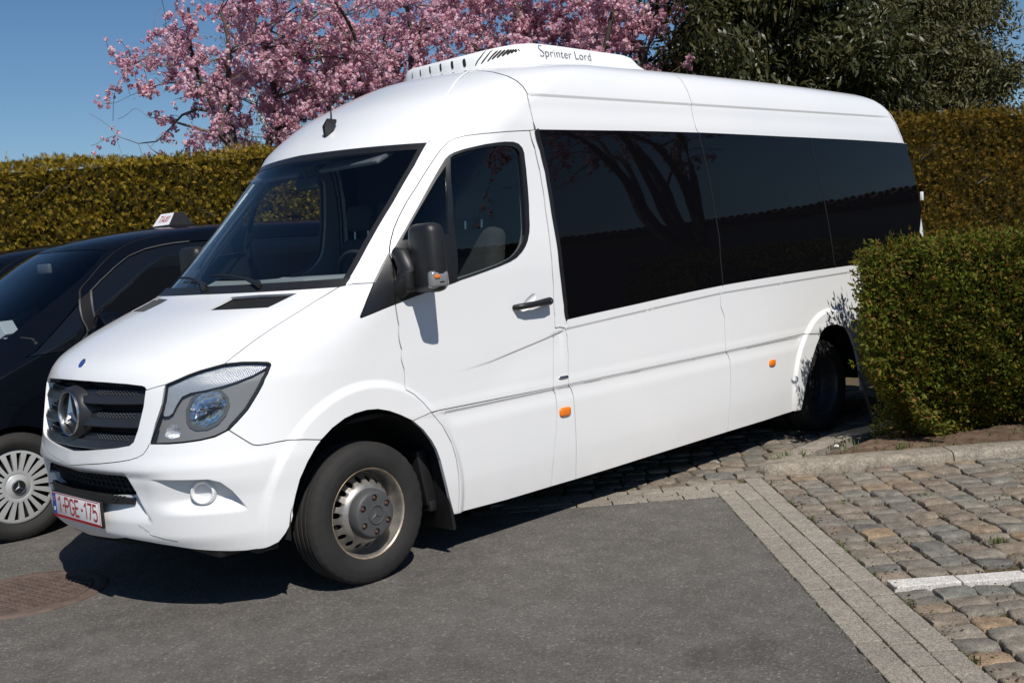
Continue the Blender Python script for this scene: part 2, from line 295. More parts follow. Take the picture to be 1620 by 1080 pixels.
FE = {
'hood': [(1.5708,1.1009),(1.4142,1.0991),(1.2666,1.0945),(1.1431,1.0874),(1.0552,1.078),(1.037,1.0721),(1.0265,1.0603),(0.9794,1.0716),(0.9326,1.0818),(0.8896,1.0983),(0.8451,1.1169),(0.7986,1.1315),(0.7479,1.143),(0.7032,1.1518),(0.6702,1.1922),(0.639,1.2363),(0.5936,1.2849),(0.5409,1.3327),(0.4694,1.3913),(0.3947,1.4488),(0.4852,1.449),(0.5756,1.4493),(0.6661,1.4495),(0.7566,1.4498),(0.847,1.45),(0.9375,1.4503),(1.028,1.4505),(1.1185,1.4508),(1.2089,1.451),(1.2994,1.4513),(1.3899,1.4515),(1.4803,1.4518),(1.5708,1.452)],
'surround': [(1.0265,1.0603),(0.9794,1.0716),(0.9349,1.0798),(0.9517,0.9931),(0.9871,0.9027),(1.0115,0.8284),(1.0257,0.8037),(1.0456,0.7789),(1.0769,0.7635),(1.1209,0.7517),(1.1911,0.741),(1.2975,0.7282),(1.5708,0.7003),(1.5708,0.7701),(1.4514,0.7783),(1.3131,0.7915),(1.193,0.8041),(1.1206,0.816),(1.0975,0.8314),(1.0731,0.8862),(1.0429,0.9874),(1.0312,1.0623)],
'insert': [(1.5708,1.0981),(1.4126,1.0963),(1.2653,1.0918),(1.142,1.0847),(1.0544,1.0753),(1.0364,1.0693),(1.0312,1.0623),(1.0429,0.9874),(1.0731,0.8862),(1.0975,0.8314),(1.1206,0.816),(1.193,0.8041),(1.3131,0.7915),(1.4514,0.7783),(1.5708,0.7701)],
'headlight': [(0.9346,1.0806),(0.8896,1.0983),(0.8451,1.1169),(0.7986,1.1315),(0.7479,1.143),(0.7032,1.1518),(0.6281,1.1527),(0.566,1.1475),(0.5134,1.1405),(0.498,1.1337),(0.4921,1.1243),(0.495,1.0887),(0.5113,1.0483),(0.5371,1.0097),(0.5873,0.9415),(0.6355,0.8948),(0.6758,0.8624),(0.7301,0.8404),(0.7909,0.8298),(0.8616,0.8246),(0.9258,0.8227),(1.0163,0.823),(1.0034,0.856),(0.9873,0.8925),(0.9713,0.93),(0.9555,0.9654),(0.942,1.0204)],
'hl_upper': [(0.9346,1.0806),(0.8896,1.0983),(0.8451,1.1169),(0.7986,1.1315),(0.7479,1.143),(0.7032,1.1518),(0.6281,1.1527),(0.566,1.1475),(0.5134,1.1405),(0.4984,1.131),(0.5087,1.1134),(0.5584,1.0892),(0.6212,1.0687),(0.6886,1.0516),(0.7563,1.0408),(0.8247,1.0334),(0.8614,1.0191),(0.8853,0.9872),(0.9066,0.9495),(0.927,0.9366),(0.9563,0.935),(0.9618,0.9518),(0.942,1.0204)],
'hl_bowl': [(0.8413,0.9182),(0.8421,0.9597),(0.8177,1.0079),(0.7837,1.0332),(0.7347,1.0418),(0.7032,1.0348),(0.6765,1.0016),(0.6735,0.9734),(0.6923,0.9335),(0.726,0.9007),(0.7661,0.885),(0.8108,0.8858),(0.8315,0.8983)],
'hl_small': [(0.9585,0.8549),(0.9489,0.8877),(0.9252,0.9048),(0.8997,0.905),(0.8836,0.8904),(0.8816,0.871),(0.8934,0.8496),(0.9272,0.8428)],
'fender': [(0.7032,1.1518),(0.6702,1.1922),(0.639,1.2363),(0.5936,1.2849),(0.5409,1.3327),(0.4694,1.3913),(0.3947,1.4488),(0.3323,1.455),(0.2747,1.4528),(0.2296,1.4512),(0.2074,1.3783),(0.1814,1.3101),(0.1766,1.3001),(0.1648,1.2936),(0.1135,1.3083),(0.0613,1.3247),(0.0076,1.3398),(-0.1192,1.2332),(-0.2234,1.1142),(-0.2492,1.0135),(-0.2426,0.9164),(-0.29,0.8868),(-0.3427,0.8361),(-0.3863,0.781),(-0.2626,0.7583),(-0.1894,0.799),(-0.1214,0.8295),(-0.0535,0.8493),(0.0122,0.8554),(0.083,0.8506),(0.1439,0.8364),(0.2154,0.8035),(0.2777,0.7594),(0.3585,0.7748),(0.424,0.7831),(0.4727,0.7823),(0.5168,0.7798),(0.5595,0.7798),(0.58,0.7858),(0.5923,0.7942),(0.6285,0.8249),(0.6727,0.862),(0.6355,0.8948),(0.5873,0.9415),(0.5371,1.0097),(0.5113,1.0483),(0.495,1.0887),(0.4921,1.1243),(0.498,1.1337),(0.5134,1.1405),(0.566,1.1475),(0.6281,1.1527)],
'sail': [(0.2296,1.4512),(0.2469,1.5226),(0.2544,1.5896),(0.2386,1.5717),(0.2124,1.5494),(0.1656,1.4967),(0.0909,1.4199),(0.0076,1.3398),(0.0613,1.3247),(0.1135,1.3083),(0.1648,1.2936),(0.1766,1.3001),(0.1814,1.3101),(0.2074,1.3783)],
'door': [(0.2544,1.5896),(0.2712,1.6154),(0.2887,1.6507),(0.3101,1.7083),(0.3227,1.761),(0.3367,1.8455),(0.3375,1.9149),(0.3438,1.9953),(0.3507,2.0737),(0.3538,2.1101),(0.3497,2.1441),(0.3256,2.1643),(0.2801,2.1769),(0.1948,2.185),(0.094,2.1922),(-0.0285,2.2011),(-0.1502,2.2079),(-0.3072,2.1084),(-0.4647,1.9851),(-0.6188,1.8435),(-0.7697,1.6945),(-0.936,1.5241),(-1.1321,1.3466),(-1.3114,1.1691),(-1.3493,1.1018),(-1.3464,1.0818),(-1.3511,1.0462),(-1.3313,0.9233),(-1.3059,0.773),(-1.1761,0.7741),(-0.9284,0.7761),(-0.6492,0.7784),(-0.3863,0.781),(-0.3427,0.8361),(-0.29,0.8868),(-0.2426,0.9164),(-0.2492,1.0135),(-0.2234,1.1142),(-0.1192,1.2332),(0.0076,1.3398),(0.0909,1.4199),(0.1656,1.4967),(0.2124,1.5494),(0.2386,1.5717)],
'door_window': [(-0.3087,1.4146),(-0.3442,1.4256),(-0.4227,1.4416),(-0.501,1.4596),(-0.5728,1.4769),(-0.6329,1.4955),(-0.6678,1.5143),(-0.6844,1.5443),(-0.6874,1.572),(-0.6807,1.6018),(-0.6593,1.6447),(-0.6297,1.6862),(-0.5379,1.7939),(-0.4422,1.895),(-0.3456,1.9926),(-0.2495,2.0798),(-0.203,2.111),(-0.1497,2.1333),(-0.0974,2.1432),(-0.031,2.143),(0.0271,2.1375),(0.1013,2.1277),(0.1618,2.1156),(0.2175,2.1028),(0.2606,2.0873),(0.2783,2.0735),(0.2839,2.054),(0.2749,1.9786),(0.2651,1.898),(0.2532,1.7999),(0.2461,1.7011),(0.2463,1.6406),(0.2429,1.5823),(0.2106,1.5492),(0.1637,1.4965),(0.0889,1.4198),(0.0069,1.3412),(-0.0715,1.3605),(-0.1725,1.3845)],
'door_glass': [(-0.3172,1.426),(-0.4159,1.4481),(-0.4941,1.4662),(-0.5644,1.4853),(-0.6168,1.506),(-0.6467,1.5268),(-0.6589,1.5555),(-0.659,1.5883),(-0.6389,1.6323),(-0.6001,1.6873),(-0.5069,1.7948),(-0.409,1.8955),(-0.2917,2.0136),(-0.2146,2.0796),(-0.1705,2.1037),(-0.122,2.1172),(-0.0537,2.1217),(0.0062,2.1187),(0.084,2.1106),(0.1466,2.0994),(0.2038,2.0873),(0.2477,2.0722),(0.2573,2.0594),(0.1479,1.9248),(-0.0274,1.7282)],
'quarter_glass': [(0.25,2.0164),(0.25,1.9452),(0.2438,1.8684),(0.2355,1.7556),(0.2308,1.6728),(0.2262,1.6454),(0.1667,1.6538),(0.0383,1.6623),(-0.0423,1.665),(0.0671,1.7944)],
'windscreen': [(1.5708,1.452),(1.4803,1.4518),(1.3899,1.4515),(1.2994,1.4513),(1.2089,1.451),(1.1185,1.4508),(1.028,1.4505),(0.9375,1.4503),(0.847,1.45),(0.7566,1.4498),(0.6661,1.4495),(0.5756,1.4493),(0.4852,1.449),(0.3947,1.4488),(0.3728,1.452),(0.3791,1.4749),(0.3971,1.63),(0.412,1.838),(0.4383,2.0302),(0.467,2.1234),(0.4756,2.1487),(0.5598,2.15),(0.6441,2.1512),(0.7283,2.1525),(0.8126,2.1537),(0.8968,2.155),(0.9811,2.1562),(1.0653,2.1575),(1.1496,2.1587),(1.2338,2.16),(1.3181,2.1612),(1.4023,2.1625),(1.4866,2.1637),(1.5708,2.165)],
'cab': [(1.5708,2.165),(1.4866,2.1637),(1.4023,2.1625),(1.3181,2.1612),(1.2338,2.16),(1.1496,2.1587),(1.0653,2.1575),(0.9811,2.1562),(0.8968,2.155),(0.8126,2.1537),(0.7283,2.1525),(0.6441,2.1512),(0.5598,2.15),(0.4756,2.1487),(0.467,2.1234),(0.4383,2.0302),(0.412,1.838),(0.3971,1.63),(0.3791,1.4749),(0.3728,1.452),(0.3692,1.4476),(0.3323,1.455),(0.2747,1.4528),(0.2296,1.4512),(0.2469,1.5226),(0.2544,1.5896),(0.2712,1.6154),(0.2887,1.6507),(0.3101,1.7083),(0.3227,1.761),(0.3367,1.8455),(0.3375,1.9149),(0.3438,1.9953),(0.3507,2.0737),(0.3538,2.1101),(0.3497,2.1441),(0.3256,2.1643),(0.2801,2.1769),(0.1948,2.185),(0.094,2.1922),(-0.0285,2.2011),(-0.1502,2.2079),(-0.1835,2.212),(-0.1259,2.2537),(-0.0687,2.2954),(-0.0041,2.3371),(0.0773,2.3788),(0.1636,2.4205),(0.2558,2.4622),(0.3607,2.5039),(0.4881,2.5456),(0.6576,2.5873),(0.8591,2.629),(1.0939,2.6707),(1.5708,2.7069)],
'wintop': [(-0.1939,2.2139),(-0.5324,2.2173),(-0.8917,2.2218),(-1.2956,2.2252),(-1.732,2.2263),(-2.2288,2.2235),(-2.7384,2.2225),(-3.3124,2.2252),(-3.9445,2.231),(-4.3746,2.2355),(-4.7637,2.24)],
'win_front': [(-0.1939,2.2139),(-0.362,2.1053),(-0.5157,1.9862),(-0.7103,1.8067),(-0.8924,1.6313),(-1.04,1.4915),(-1.1962,1.3586),(-1.3426,1.2321),(-1.43,1.1414)],
'win_bot': [(-1.43,1.1414),(-1.6889,1.1554),(-2.0056,1.1702),(-2.3684,1.189),(-2.6372,1.202),(-2.9372,1.2141),(-3.372,1.2227),(-3.8745,1.2288),(-4.6657,1.2313)],
'win_rear': [(-4.7637,2.24),(-5.0932,2.0146),(-5.3481,1.8166),(-5.5673,1.6333),(-5.7691,1.4735)],
'gapB': [(-1.7376,2.2264),(-1.92,2.1102),(-2.0932,1.9783),(-2.2829,1.8129),(-2.4639,1.6429),(-2.6931,1.4292),(-2.9404,1.2139),(-3.0417,1.0052),(-3.0217,0.7705)],
'gapC': [(-3.1821,2.2244),(-3.5107,1.9946),(-3.7784,1.7804),(-4.0478,1.5365),(-4.4368,1.2304)],
'bp_low': [(-1.3493,1.1018),(-1.3886,1.1029),(-1.4327,1.0934),(-1.4634,1.0516),(-1.4587,0.9434),(-1.4341,0.7726),(-1.3059,0.773),(-1.3313,0.9233),(-1.3511,1.0462),(-1.3464,1.0818)],
'gap_mid': [(-1.43,1.1414),(-1.4398,1.1133),(-1.4341,1.0967),(-1.4634,1.0516),(-1.4587,0.9434),(-1.4341,0.7726)],
'skA': [(-1.3059,0.773),(-1.3303,0.7331),(-1.3303,0.6775),(-1.3278,0.6184),(-1.3194,0.5584),(-1.3016,0.471),(-1.2819,0.3767),(-1.2616,0.2144)],
'skB': [(-1.4343,0.7718),(-1.466,0.7422),(-1.4758,0.7043),(-1.4778,0.5941),(-1.4784,0.4651),(-1.4758,0.3357),(-1.4741,0.2125)],
'skC': [(-3.022,0.7696),(-3.0615,0.7382),(-3.0718,0.7026),(-3.0694,0.5532),(-3.058,0.4461),(-3.0475,0.3654),(-3.03,0.2202)],
'crease': [(-0.3863,0.781),(-0.6492,0.7784),(-0.9284,0.7761),(-1.1761,0.7741),(-1.3059,0.773),(-1.4343,0.7718),(-1.7772,0.7716),(-2.1411,0.7714),(-2.5347,0.7712),(-3.0219,0.7701),(-3.507,0.7735),(-4.0439,0.7761),(-4.2542,0.7503)],
'sill': [(-0.5357,0.2266),(-0.8985,0.2156),(-1.2632,0.214),(-1.4741,0.2125),(-1.8129,0.2125),(-2.1844,0.2153),(-2.5862,0.2183),(-3.03,0.2202),(-3.4977,0.2205),(-3.9517,0.2285)],
'archgap': [(-0.2626,0.7583),(-0.3863,0.781)],
'cover_rear': [(-0.3863,0.781),(-0.4558,0.6989),(-0.5078,0.6029),(-0.5309,0.5222),(-0.5422,0.4342),(-0.5427,0.3346),(-0.5357,0.2266)],
'arch_rear_half': [(-0.2626,0.7583),(-0.3237,0.7038),(-0.3742,0.6391),(-0.4022,0.5888),(-0.4241,0.5267),(-0.4478,0.4303),(-0.4743,0.3261),(-0.5041,0.2307)],
'rarch': [(-3.9589,0.2283),(-3.9973,0.344),(-4.0388,0.4509),(-4.0798,0.5288),(-4.1278,0.6073),(-4.1833,0.6812),(-4.254,0.7484)],
'rarch_top': [(-4.2542,0.7503),(-4.2691,0.7729),(-4.3019,0.7861),(-4.3422,0.797),(-4.3864,0.8029),(-4.4959,0.7993),(-4.5778,0.7728),(-4.6628,0.7428)],
'bumper': [(1.5708,0.7003),(1.2975,0.7282),(1.1911,0.741),(1.1209,0.7517),(1.0769,0.7635),(1.0456,0.7789),(1.0257,0.8037),(1.0115,0.8284),(0.9871,0.9027),(1.0132,0.8229),(0.9258,0.8208),(0.8617,0.8227),(0.791,0.8279),(0.7303,0.8376),(0.6727,0.862),(0.6285,0.8249),(0.5923,0.7942),(0.58,0.7858),(0.5595,0.7798),(0.5168,0.7798),(0.4727,0.7823),(0.424,0.7831),(0.3585,0.7748),(0.2777,0.7594),(0.3085,0.7311),(0.3545,0.6736),(0.3958,0.6027),(0.4211,0.5308),(0.4401,0.4669),(0.4393,0.4401),(0.45,0.4098),(0.478,0.366),(0.5099,0.3307),(0.5481,0.3176),(0.5897,0.308),(0.6453,0.3064),(0.7059,0.3113),(0.7773,0.3199),(0.8585,0.3318),(0.96,0.3506),(1.0821,0.3678),(1.2128,0.3787),(1.32,0.362),(1.5708,0.345)],
'antenna': [(-0.541,0.17,2.257),(-0.614,0.16,2.312)]}
# ---------------------------------------------------------------- object helpers
def tag(o, label=None, cat=None, group=None, kind=None):
    if label: o['label'] = label
    if cat: o['category'] = cat
    if group: o['group'] = group
    if kind: o['kind'] = kind
    return o
def empty(name, loc=(0, 0, 0), rz=0, parent=None):
    o = bpy.data.objects.new(name, None); COL.objects.link(o); o.location = loc; o.rotation_euler = (0, 0, rz); o.parent = parent
    o.empty_display_size = .1
    return o
def link(name, me, m, parent=None, smooth=True):
    o = bpy.data.objects.new(name, me); COL.objects.link(o); o.parent = parent
    if m is not None:
        for q in (m if isinstance(m, (list, tuple)) else [m]): me.materials.append(MATS[q])
    return o
def np_mesh(name, V, F, m, parent=None, smooth=False, mi=None):
    """F: (n,3) or (n,4) index array."""
    V = np.asarray(V, np.float32); F = np.asarray(F, np.int32)
    me = bpy.data.meshes.new(name); k = F.shape[1]
    me.vertices.add(len(V)); me.vertices.foreach_set('co', V.ravel())
    me.loops.add(F.size); me.loops.foreach_set('vertex_index', F.ravel())
    me.polygons.add(len(F)); me.polygons.foreach_set('loop_start', np.arange(0, F.size, k, dtype=np.int32)); me.polygons.foreach_set('loop_total', np.full(len(F), k, np.int32))
    if smooth: me.polygons.foreach_set('use_smooth', np.ones(len(F), bool))
    if mi is not None: me.polygons.foreach_set('material_index', np.asarray(mi, np.int32))
    me.update(calc_edges=True)
    return link(name, me, m, parent)
def bm_obj(name, bm, m, parent=None, smooth=False, ang=40):
    bmesh.ops.recalc_face_normals(bm, faces=bm.faces)
    me = bpy.data.meshes.new(name); bm.to_mesh(me); bm.free()
    if smooth:
        me.polygons.foreach_set('use_smooth', np.ones(len(me.polygons), bool)); me.set_sharp_from_angle(angle=math.radians(ang))
    return link(name, me, m, parent)
def box(bm, c, s, rot=None, bev=0.0, seg=2):
    g = bmesh.ops.create_cube(bm, size=1.0); vs_ = g['verts']
    bmesh.ops.scale(bm, vec=s, verts=vs_)
    if bev:
        es = list({e for v in vs_ for e in v.link_edges})
        r = bmesh.ops.bevel(bm, geom=es, offset=bev, segments=seg, profile=.5, affect='EDGES')
        vs_ = list({v for f in r['faces'] for v in f.verts} | {v for v in vs_ if v.is_valid})
    if rot is not None: bmesh.ops.rotate(bm, cent=(0, 0, 0), matrix=rot, verts=vs_)
    bmesh.ops.translate(bm, vec=c, verts=vs_)
    return vs_
def tube(bm, pts, rad, n=8, cap=True):
    pts = [Vector(p) for p in pts]
    if not isinstance(rad, (list, tuple)): rad = [rad]*len(pts)
    rings = []; ref = Vector((0, 0, 1))
    for i, p in enumerate(pts):
        t = (pts[min(i+1, len(pts)-1)]-pts[max(i-1, 0)])
        t = t.normalized() if t.length > 1e-9 else Vector((0, 0, 1))
        if abs(t.dot(ref)) > .95: ref = Vector((1, 0, 0)) if abs(t.x) < .9 else Vector((0, 1, 0))
        a = t.cross(ref).normalized(); b = t.cross(a).normalized()
        rings.append([bm.verts.new(p+(a*math.cos(k*2*math.pi/n)+b*math.sin(k*2*math.pi/n))*rad[i]) for k in range(n)])
    for r0, r1 in zip(rings, rings[1:]):
        for k in range(n): bm.faces.new((r0[k], r0[(k+1) % n], r1[(k+1) % n], r1[k]))
    if cap:
        bm.faces.new(rings[0][::-1]); bm.faces.new(rings[-1])
def lathe(bm, prof, n=64, axis='Y', c=(0, 0, 0), mi=None):
    """prof: list of (radius, height along axis)."""
    rings = []
    for r, h in prof:
        ring = []
        for k in range(n):
            a = 2*math.pi*k/n
            p = (r*math.cos(a), h, r*math.sin(a)) if axis == 'Y' else (r*math.cos(a), r*math.sin(a), h)
            ring.append(bm.verts.new((p[0]+c[0], p[1]+c[1], p[2]+c[2])))
        rings.append(ring)
    for i, (r0, r1) in enumerate(zip(rings, rings[1:])):
        for k in range(n):
            f = bm.faces.new((r0[k], r0[(k+1) % n], r1[(k+1) % n], r1[k]))
            if mi: f.material_index = mi[i]
    return rings
def prism(bm, poly, z0, z1, fn=None):
    """Extrude a 2-D polygon between two heights; fn maps (a, b, h) to a point."""
    fn = fn or (lambda a, b, h: (a, b, h))
    lo = [bm.verts.new(fn(a, b, z0)) for a, b in poly]; hi = [bm.verts.new(fn(a, b, z1)) for a, b in poly]
    n = len(poly)
    for i in range(n): bm.faces.new((lo[i], lo[(i+1) % n], hi[(i+1) % n], hi[i]))
    bm.faces.new(lo[::-1]); bm.faces.new(hi)

# ---------------------------------------------------------------- panels cut from a Body
def dens(poly, step, closed=True):
    out = []; n = len(poly)
    for i in range(n if closed else n-1):
        a = np.array(poly[i], float); b = np.array(poly[(i+1) % n], float); k = max(1, int(np.linalg.norm(b-a)/step))
        out += [tuple(a+(b-a)*j/k) for j in range(k)]
    if not closed: out.append(tuple(poly[-1]))
    return out
def area2(p):
    p = np.array(p); x, y = p[:, 0], p[:, 1]
    return float(np.sum(x*np.roll(y, -1)-np.roll(x, -1)*y))
def clean(p, eps=1e-4):
    out = []
    for q in p:
        if not out or math.hypot(q[0]-out[-1][0], q[1]-out[-1][1]) > eps: out.append((float(q[0]), float(q[1])))
    if math.hypot(out[0][0]-out[-1][0], out[0][1]-out[-1][1]) < eps: out.pop()
    return out
def inset(poly, d):
    p = clean(poly)
    if area2(p) < 0: p = p[::-1]
    P = np.array(p); A = np.roll(P, 1, 0); B = np.roll(P, -1, 0)
    e0 = P-A; e1 = B-P
    n0 = np.stack([-e0[:, 1], e0[:, 0]], 1)/np.linalg.norm(e0, axis=1)[:, None]; n1 = np.stack([-e1[:, 1], e1[:, 0]], 1)/np.linalg.norm(e1, axis=1)[:, None]
    m = n0+n1; L = np.linalg.norm(m, axis=1); m = m/np.maximum(L, .3)[:, None]
    k = d/np.maximum(np.sum(m*n1, 1), .45)
    return [tuple(q) for q in P+m*np.minimum(k, 3*abs(d) if d > 0 else k)[:, None]] if d > 0 else [tuple(q) for q in P+m*k[:, None]]
def inside(P, poly):
    poly = np.asarray(poly); x, y = P[:, 0], P[:, 1]; r = np.zeros(len(P), bool); j = len(poly)-1
    for i in range(len(poly)):
        xi, yi = poly[i]; xj, yj = poly[j]
        if yi != yj:
            c = ((yi > y) != (yj > y)) & (x < (xj-xi)*(y-yi)/(yj-yi)+xi); r ^= c
        j = i
    return r
def bdist(P, loops, d):
    """True for points farther than d from every boundary vertex (boundary is densely sampled)."""
    B = np.concatenate([np.asarray(l) for l in loops]); keep = np.ones(len(P), bool)
    for k in range(0, len(P), 4000):
        D = ((P[k:k+4000, None, :]-B[None])**2).sum(-1).min(1); keep[k:k+4000] = D > d*d
    return keep
def mirror_uv(p): return [(math.pi-u, v) for u, v in p]
def sym(half):
    """half outline from centre to centre (u = pi/2 at both ends) -> whole outline."""
    return clean(list(half)+mirror_uv(half)[::-1])
def crease_rows(line, offs, step=.02):
    L = np.array(dens(line, step, closed=False)); t = np.gradient(L, axis=0); t /= np.maximum(np.linalg.norm(t, axis=1, keepdims=True), 1e-9)
    nn = np.stack([-t[:, 1], t[:, 0]], 1)
    return [L+nn*o for o in offs]
def panel(name, B, outline, m, parent=None, gap=.0028, lip=.014, du=.03, dv=.015, off=0.0, holes=(), flip=False, both=False, step=None, pos=None, hgap=0.0):
    """Cut one panel out of the body surface and give it turned-in edges."""
    step = step or min(du, dv)*1.2
    out = dens(inset(outline, gap) if gap else (clean(outline) if area2(clean(outline)) > 0 else clean(outline)[::-1]), step)
    hs = []
    for h in holes:
        h = clean(h); h = h if area2(h) > 0 else h[::-1]
        if hgap: h = inset(h, -hgap)
        hs.append(dens(h, step))
    loops = [out]+hs; pts = []; edges = []
    for l in loops:
        k = len(pts); pts += l; edges += [(k+i, k+(i+1) % len(l)) for i in range(len(l))]
    A = np.array(out); lo, hi = A.min(0), A.max(0)
    gu = np.arange(lo[0]+du/2, hi[0], du); gv = np.arange(lo[1]+dv/2, hi[1], dv)
    G = np.stack(np.meshgrid(gu, gv, indexing='ij'), -1); G[:, ::2, 0] += du*.5
    G = G.reshape(-1, 2)
    ok = inside(G, out)
    for h in hs: ok &= ~inside(G, h)
    G = G[ok]
    X = [c for c in B.creases if c[:, 0].max() > lo[0] and c[:, 0].min() < hi[0] and c[:, 1].max() > lo[1] and c[:, 1].min() < hi[1]]
    if X and lip:
        X = np.concatenate(X); X = X[(X > lo-.02).all(1) & (X < hi+.02).all(1)]
        if len(X):
            for k in range(0, len(G), 3000):
                pass
            keep = np.ones(len(G), bool)
            for k in range(0, len(G), 2000):
                D = ((G[k:k+2000, None, :]-X[None])**2).sum(-1).min(1); keep[k:k+2000] = D > .012**2
            G = G[keep]
            okx = inside(X, out)
            for h in hs: okx &= ~inside(X, h)
            G = np.concatenate([G, X[okx]])
    G = G[bdist(G, loops, step*.6)] if len(G) else G
    nb = len(pts)
    P2 = np.array(pts+[tuple(q) for q in G])
    vc, ec, fc, ov, oe, of = delaunay_2d_cdt([Vector(q) for q in P2], edges, [], 0, 1e-7)
    P2 = np.array([tuple(q) for q in vc]); T = np.array([f for f in fc if len(f) == 3], np.int64)
    cen = P2[T].mean(1); ok = inside(cen, out)
    for h in hs: ok &= ~inside(cen, h)
    T = T[ok]
    a = P2[T]; ar = (a[:, 1, 0]-a[:, 0, 0])*(a[:, 2, 1]-a[:, 0, 1])-(a[:, 2, 0]-a[:, 0, 0])*(a[:, 1, 1]-a[:, 0, 1])
    T = T[np.abs(ar) > 1e-9]; ar = ar[np.abs(ar) > 1e-9]; T[ar < 0] = T[ar < 0][:, ::-1]
    used, inv = np.unique(T, return_inverse=True); T = inv.reshape(-1, 3); P2 = P2[used]
    P, Nn = B.point(P2[:, 0], P2[:, 1], off)
    nv = len(P)
    # boundary lip
    E = np.concatenate([T[:, [0, 1]], T[:, [1, 2]], T[:, [2, 0]]]); key = {tuple(e) for e in E.tolist()}
    be = [(i, j) for i, j in key if (j, i) not in key]
    V = [P]; Fs = [T]; NN = [Nn]; ll = []
    if lip and be:
        bv = sorted({i for e in be for i in e}); mp = {v: nv+k for k, v in enumerate(bv)}
        V.append(P[bv]-Nn[bv]*lip); NN.append(Nn[bv])
        q = []
        for i, j in be: q += [(i, mp[i], mp[j]), (i, mp[j], j)]
        ll = np.array(q); Fs.append(ll)
    V = np.concatenate(V); F = np.concatenate(Fs); NN = np.concatenate(NN)
    # outward winding
    fn = np.cross(V[F[:len(T), 1]]-V[F[:len(T), 0]], V[F[:len(T), 2]]-V[F[:len(T), 0]])
    if np.sum(fn*NN[F[:len(T), 0]]) < 0: F = F[:, ::-1]
    nface = len(T)
    if flip or both:
        V2 = V*[1, -1, 1]; N2 = NN*[1, -1, 1]; F2 = F[:, ::-1]
        if flip: V, NN, F = V2, N2, F2
        else:
            F = np.concatenate([F, F2+len(V)]); V = np.concatenate([V, V2]); NN = np.concatenate([NN, N2])
    o = np_mesh(name, V, F, m, parent, smooth=False)
    me = o.data; sm = np.zeros(len(F), bool); half = len(Fs[0])+(len(Fs[1]) if len(Fs) > 1 else 0)
    sm[:nface] = True
    if both: sm[half:half+nface] = True
    me.polygons.foreach_set('use_smooth', sm)
    ln = NN[F.ravel()].copy(); fl = ~np.repeat(sm, 3); ln[fl] = 0
    me.normals_split_custom_set([tuple(x) for x in ln])
    if pos is not None: o.location = pos
    return o
def band(name, B, line, width, off, m, parent=None, n=1, flip=False):
    """A strip of given width along a line in the body's (u, v), at a distance off from the surface."""
    L = np.array(dens(line, .02, closed=False)); t = np.gradient(L, axis=0); t /= np.maximum(np.linalg.norm(t, axis=1, keepdims=True), 1e-9)
    nn = np.stack([-t[:, 1], t[:, 0]], 1)
    A = L+nn*width/2; C_ = L-nn*width/2
    Pa, _ = B.point(A[:, 0], A[:, 1], off); Pc, _ = B.point(C_[:, 0], C_[:, 1], off)
    V = np.concatenate([Pa, Pc]); k = len(L); i = np.arange(k-1)
    F = np.stack([i, i+1, i+1+k, i+k], 1)
    if flip: V = V*[1, -1, 1]
    return np_mesh(name, V, F, m, parent, smooth=True)
def join_to(name, objs, parent=None):
    """Merge several meshes (same material slots) into one object."""
    bm = bmesh.new(); mats = []
    for o in objs:
        me = o.data; base = []
        for mt in me.materials:
            if mt not in mats: mats.append(mt)
            base.append(mats.index(mt))
        k = len(bm.faces); bm.from_mesh(me); bm.faces.ensure_lookup_table()
        for f in bm.faces[k:]: f.material_index = base[f.material_index] if base else 0
    me = bpy.data.meshes.new(name); bm.to_mesh(me); bm.free()
    for mt in mats: me.materials.append(mt)
    for o in objs: bpy.data.objects.remove(o)
    o = bpy.data.objects.new(name, me); COL.objects.link(o); o.parent = parent
    return o
def copy_tree(o, parent=None):
    c = o.copy(); COL.objects.link(c); c.parent = parent
    for ch in list(o.children): copy_tree(ch, c)
    return c
def text_mesh(name, s, size, m, parent, mat_world, depth=.0006, align='CENTER', sx=1.0, shear=0.0, offset=0.0, space=1.0):
    cu = bpy.data.curves.new(name+'_curve', 'FONT'); cu.body = s; cu.size = size; cu.align_x = align; cu.align_y = 'CENTER'; cu.extrude = depth; cu.shear = shear; cu.offset = offset; cu.space_character = space
    t = bpy.data.objects.new(name+'_tmp', cu); COL.objects.link(t)
    dg = bpy.context.evaluated_depsgraph_get(); me = bpy.data.meshes.new_from_object(t.evaluated_get(dg))
    bpy.data.objects.remove(t); bpy.data.curves.remove(cu)
    me.transform(Matrix.Diagonal((sx, 1, 1, 1))); me.transform(mat_world)
    me.materials.clear()
    return link(name, me, m, parent)
def frame_mat(o, x, y):
    """4x4 with local x, y axes and origin (z = x cross y)."""
    x = Vector(x).normalized(); z = x.cross(Vector(y)).normalized(); y = z.cross(x)
    M = Matrix((x, y, z)).transposed().to_4x4(); M.translation = Vector(o); return M
def star(bm, M, R, w=.16, h=.012, ring=None, rw=.09):
    """Three-pointed star inside a ring, local z up out of the face."""
    c = bm.verts.new(M @ Vector((0, 0, h)))
    tips = []; vals = []
    for k in range(3):
        a = math.pi/2+k*2*math.pi/3; b = a+math.pi/3
        tips.append(bm.verts.new(M @ Vector((R*math.cos(a), R*math.sin(a), h*.15)))); vals.append(bm.verts.new(M @ Vector((R*w*math.cos(b), R*w*math.sin(b), 0))))
    for k in range(3):
        bm.faces.new((c, vals[k-1], tips[k])); bm.faces.new((c, tips[k], vals[k]))
    if ring:
        prof = [(ring-rw*R, 0), (ring-rw*R*.8, h*.8), (ring-rw*R*.3, h), (ring, h*.3), (ring, -h*.2)]
        rr = lathe(bm, prof, 40, 'Z'); bmesh.ops.transform(bm, matrix=M, verts=[v for r in rr for v in r])

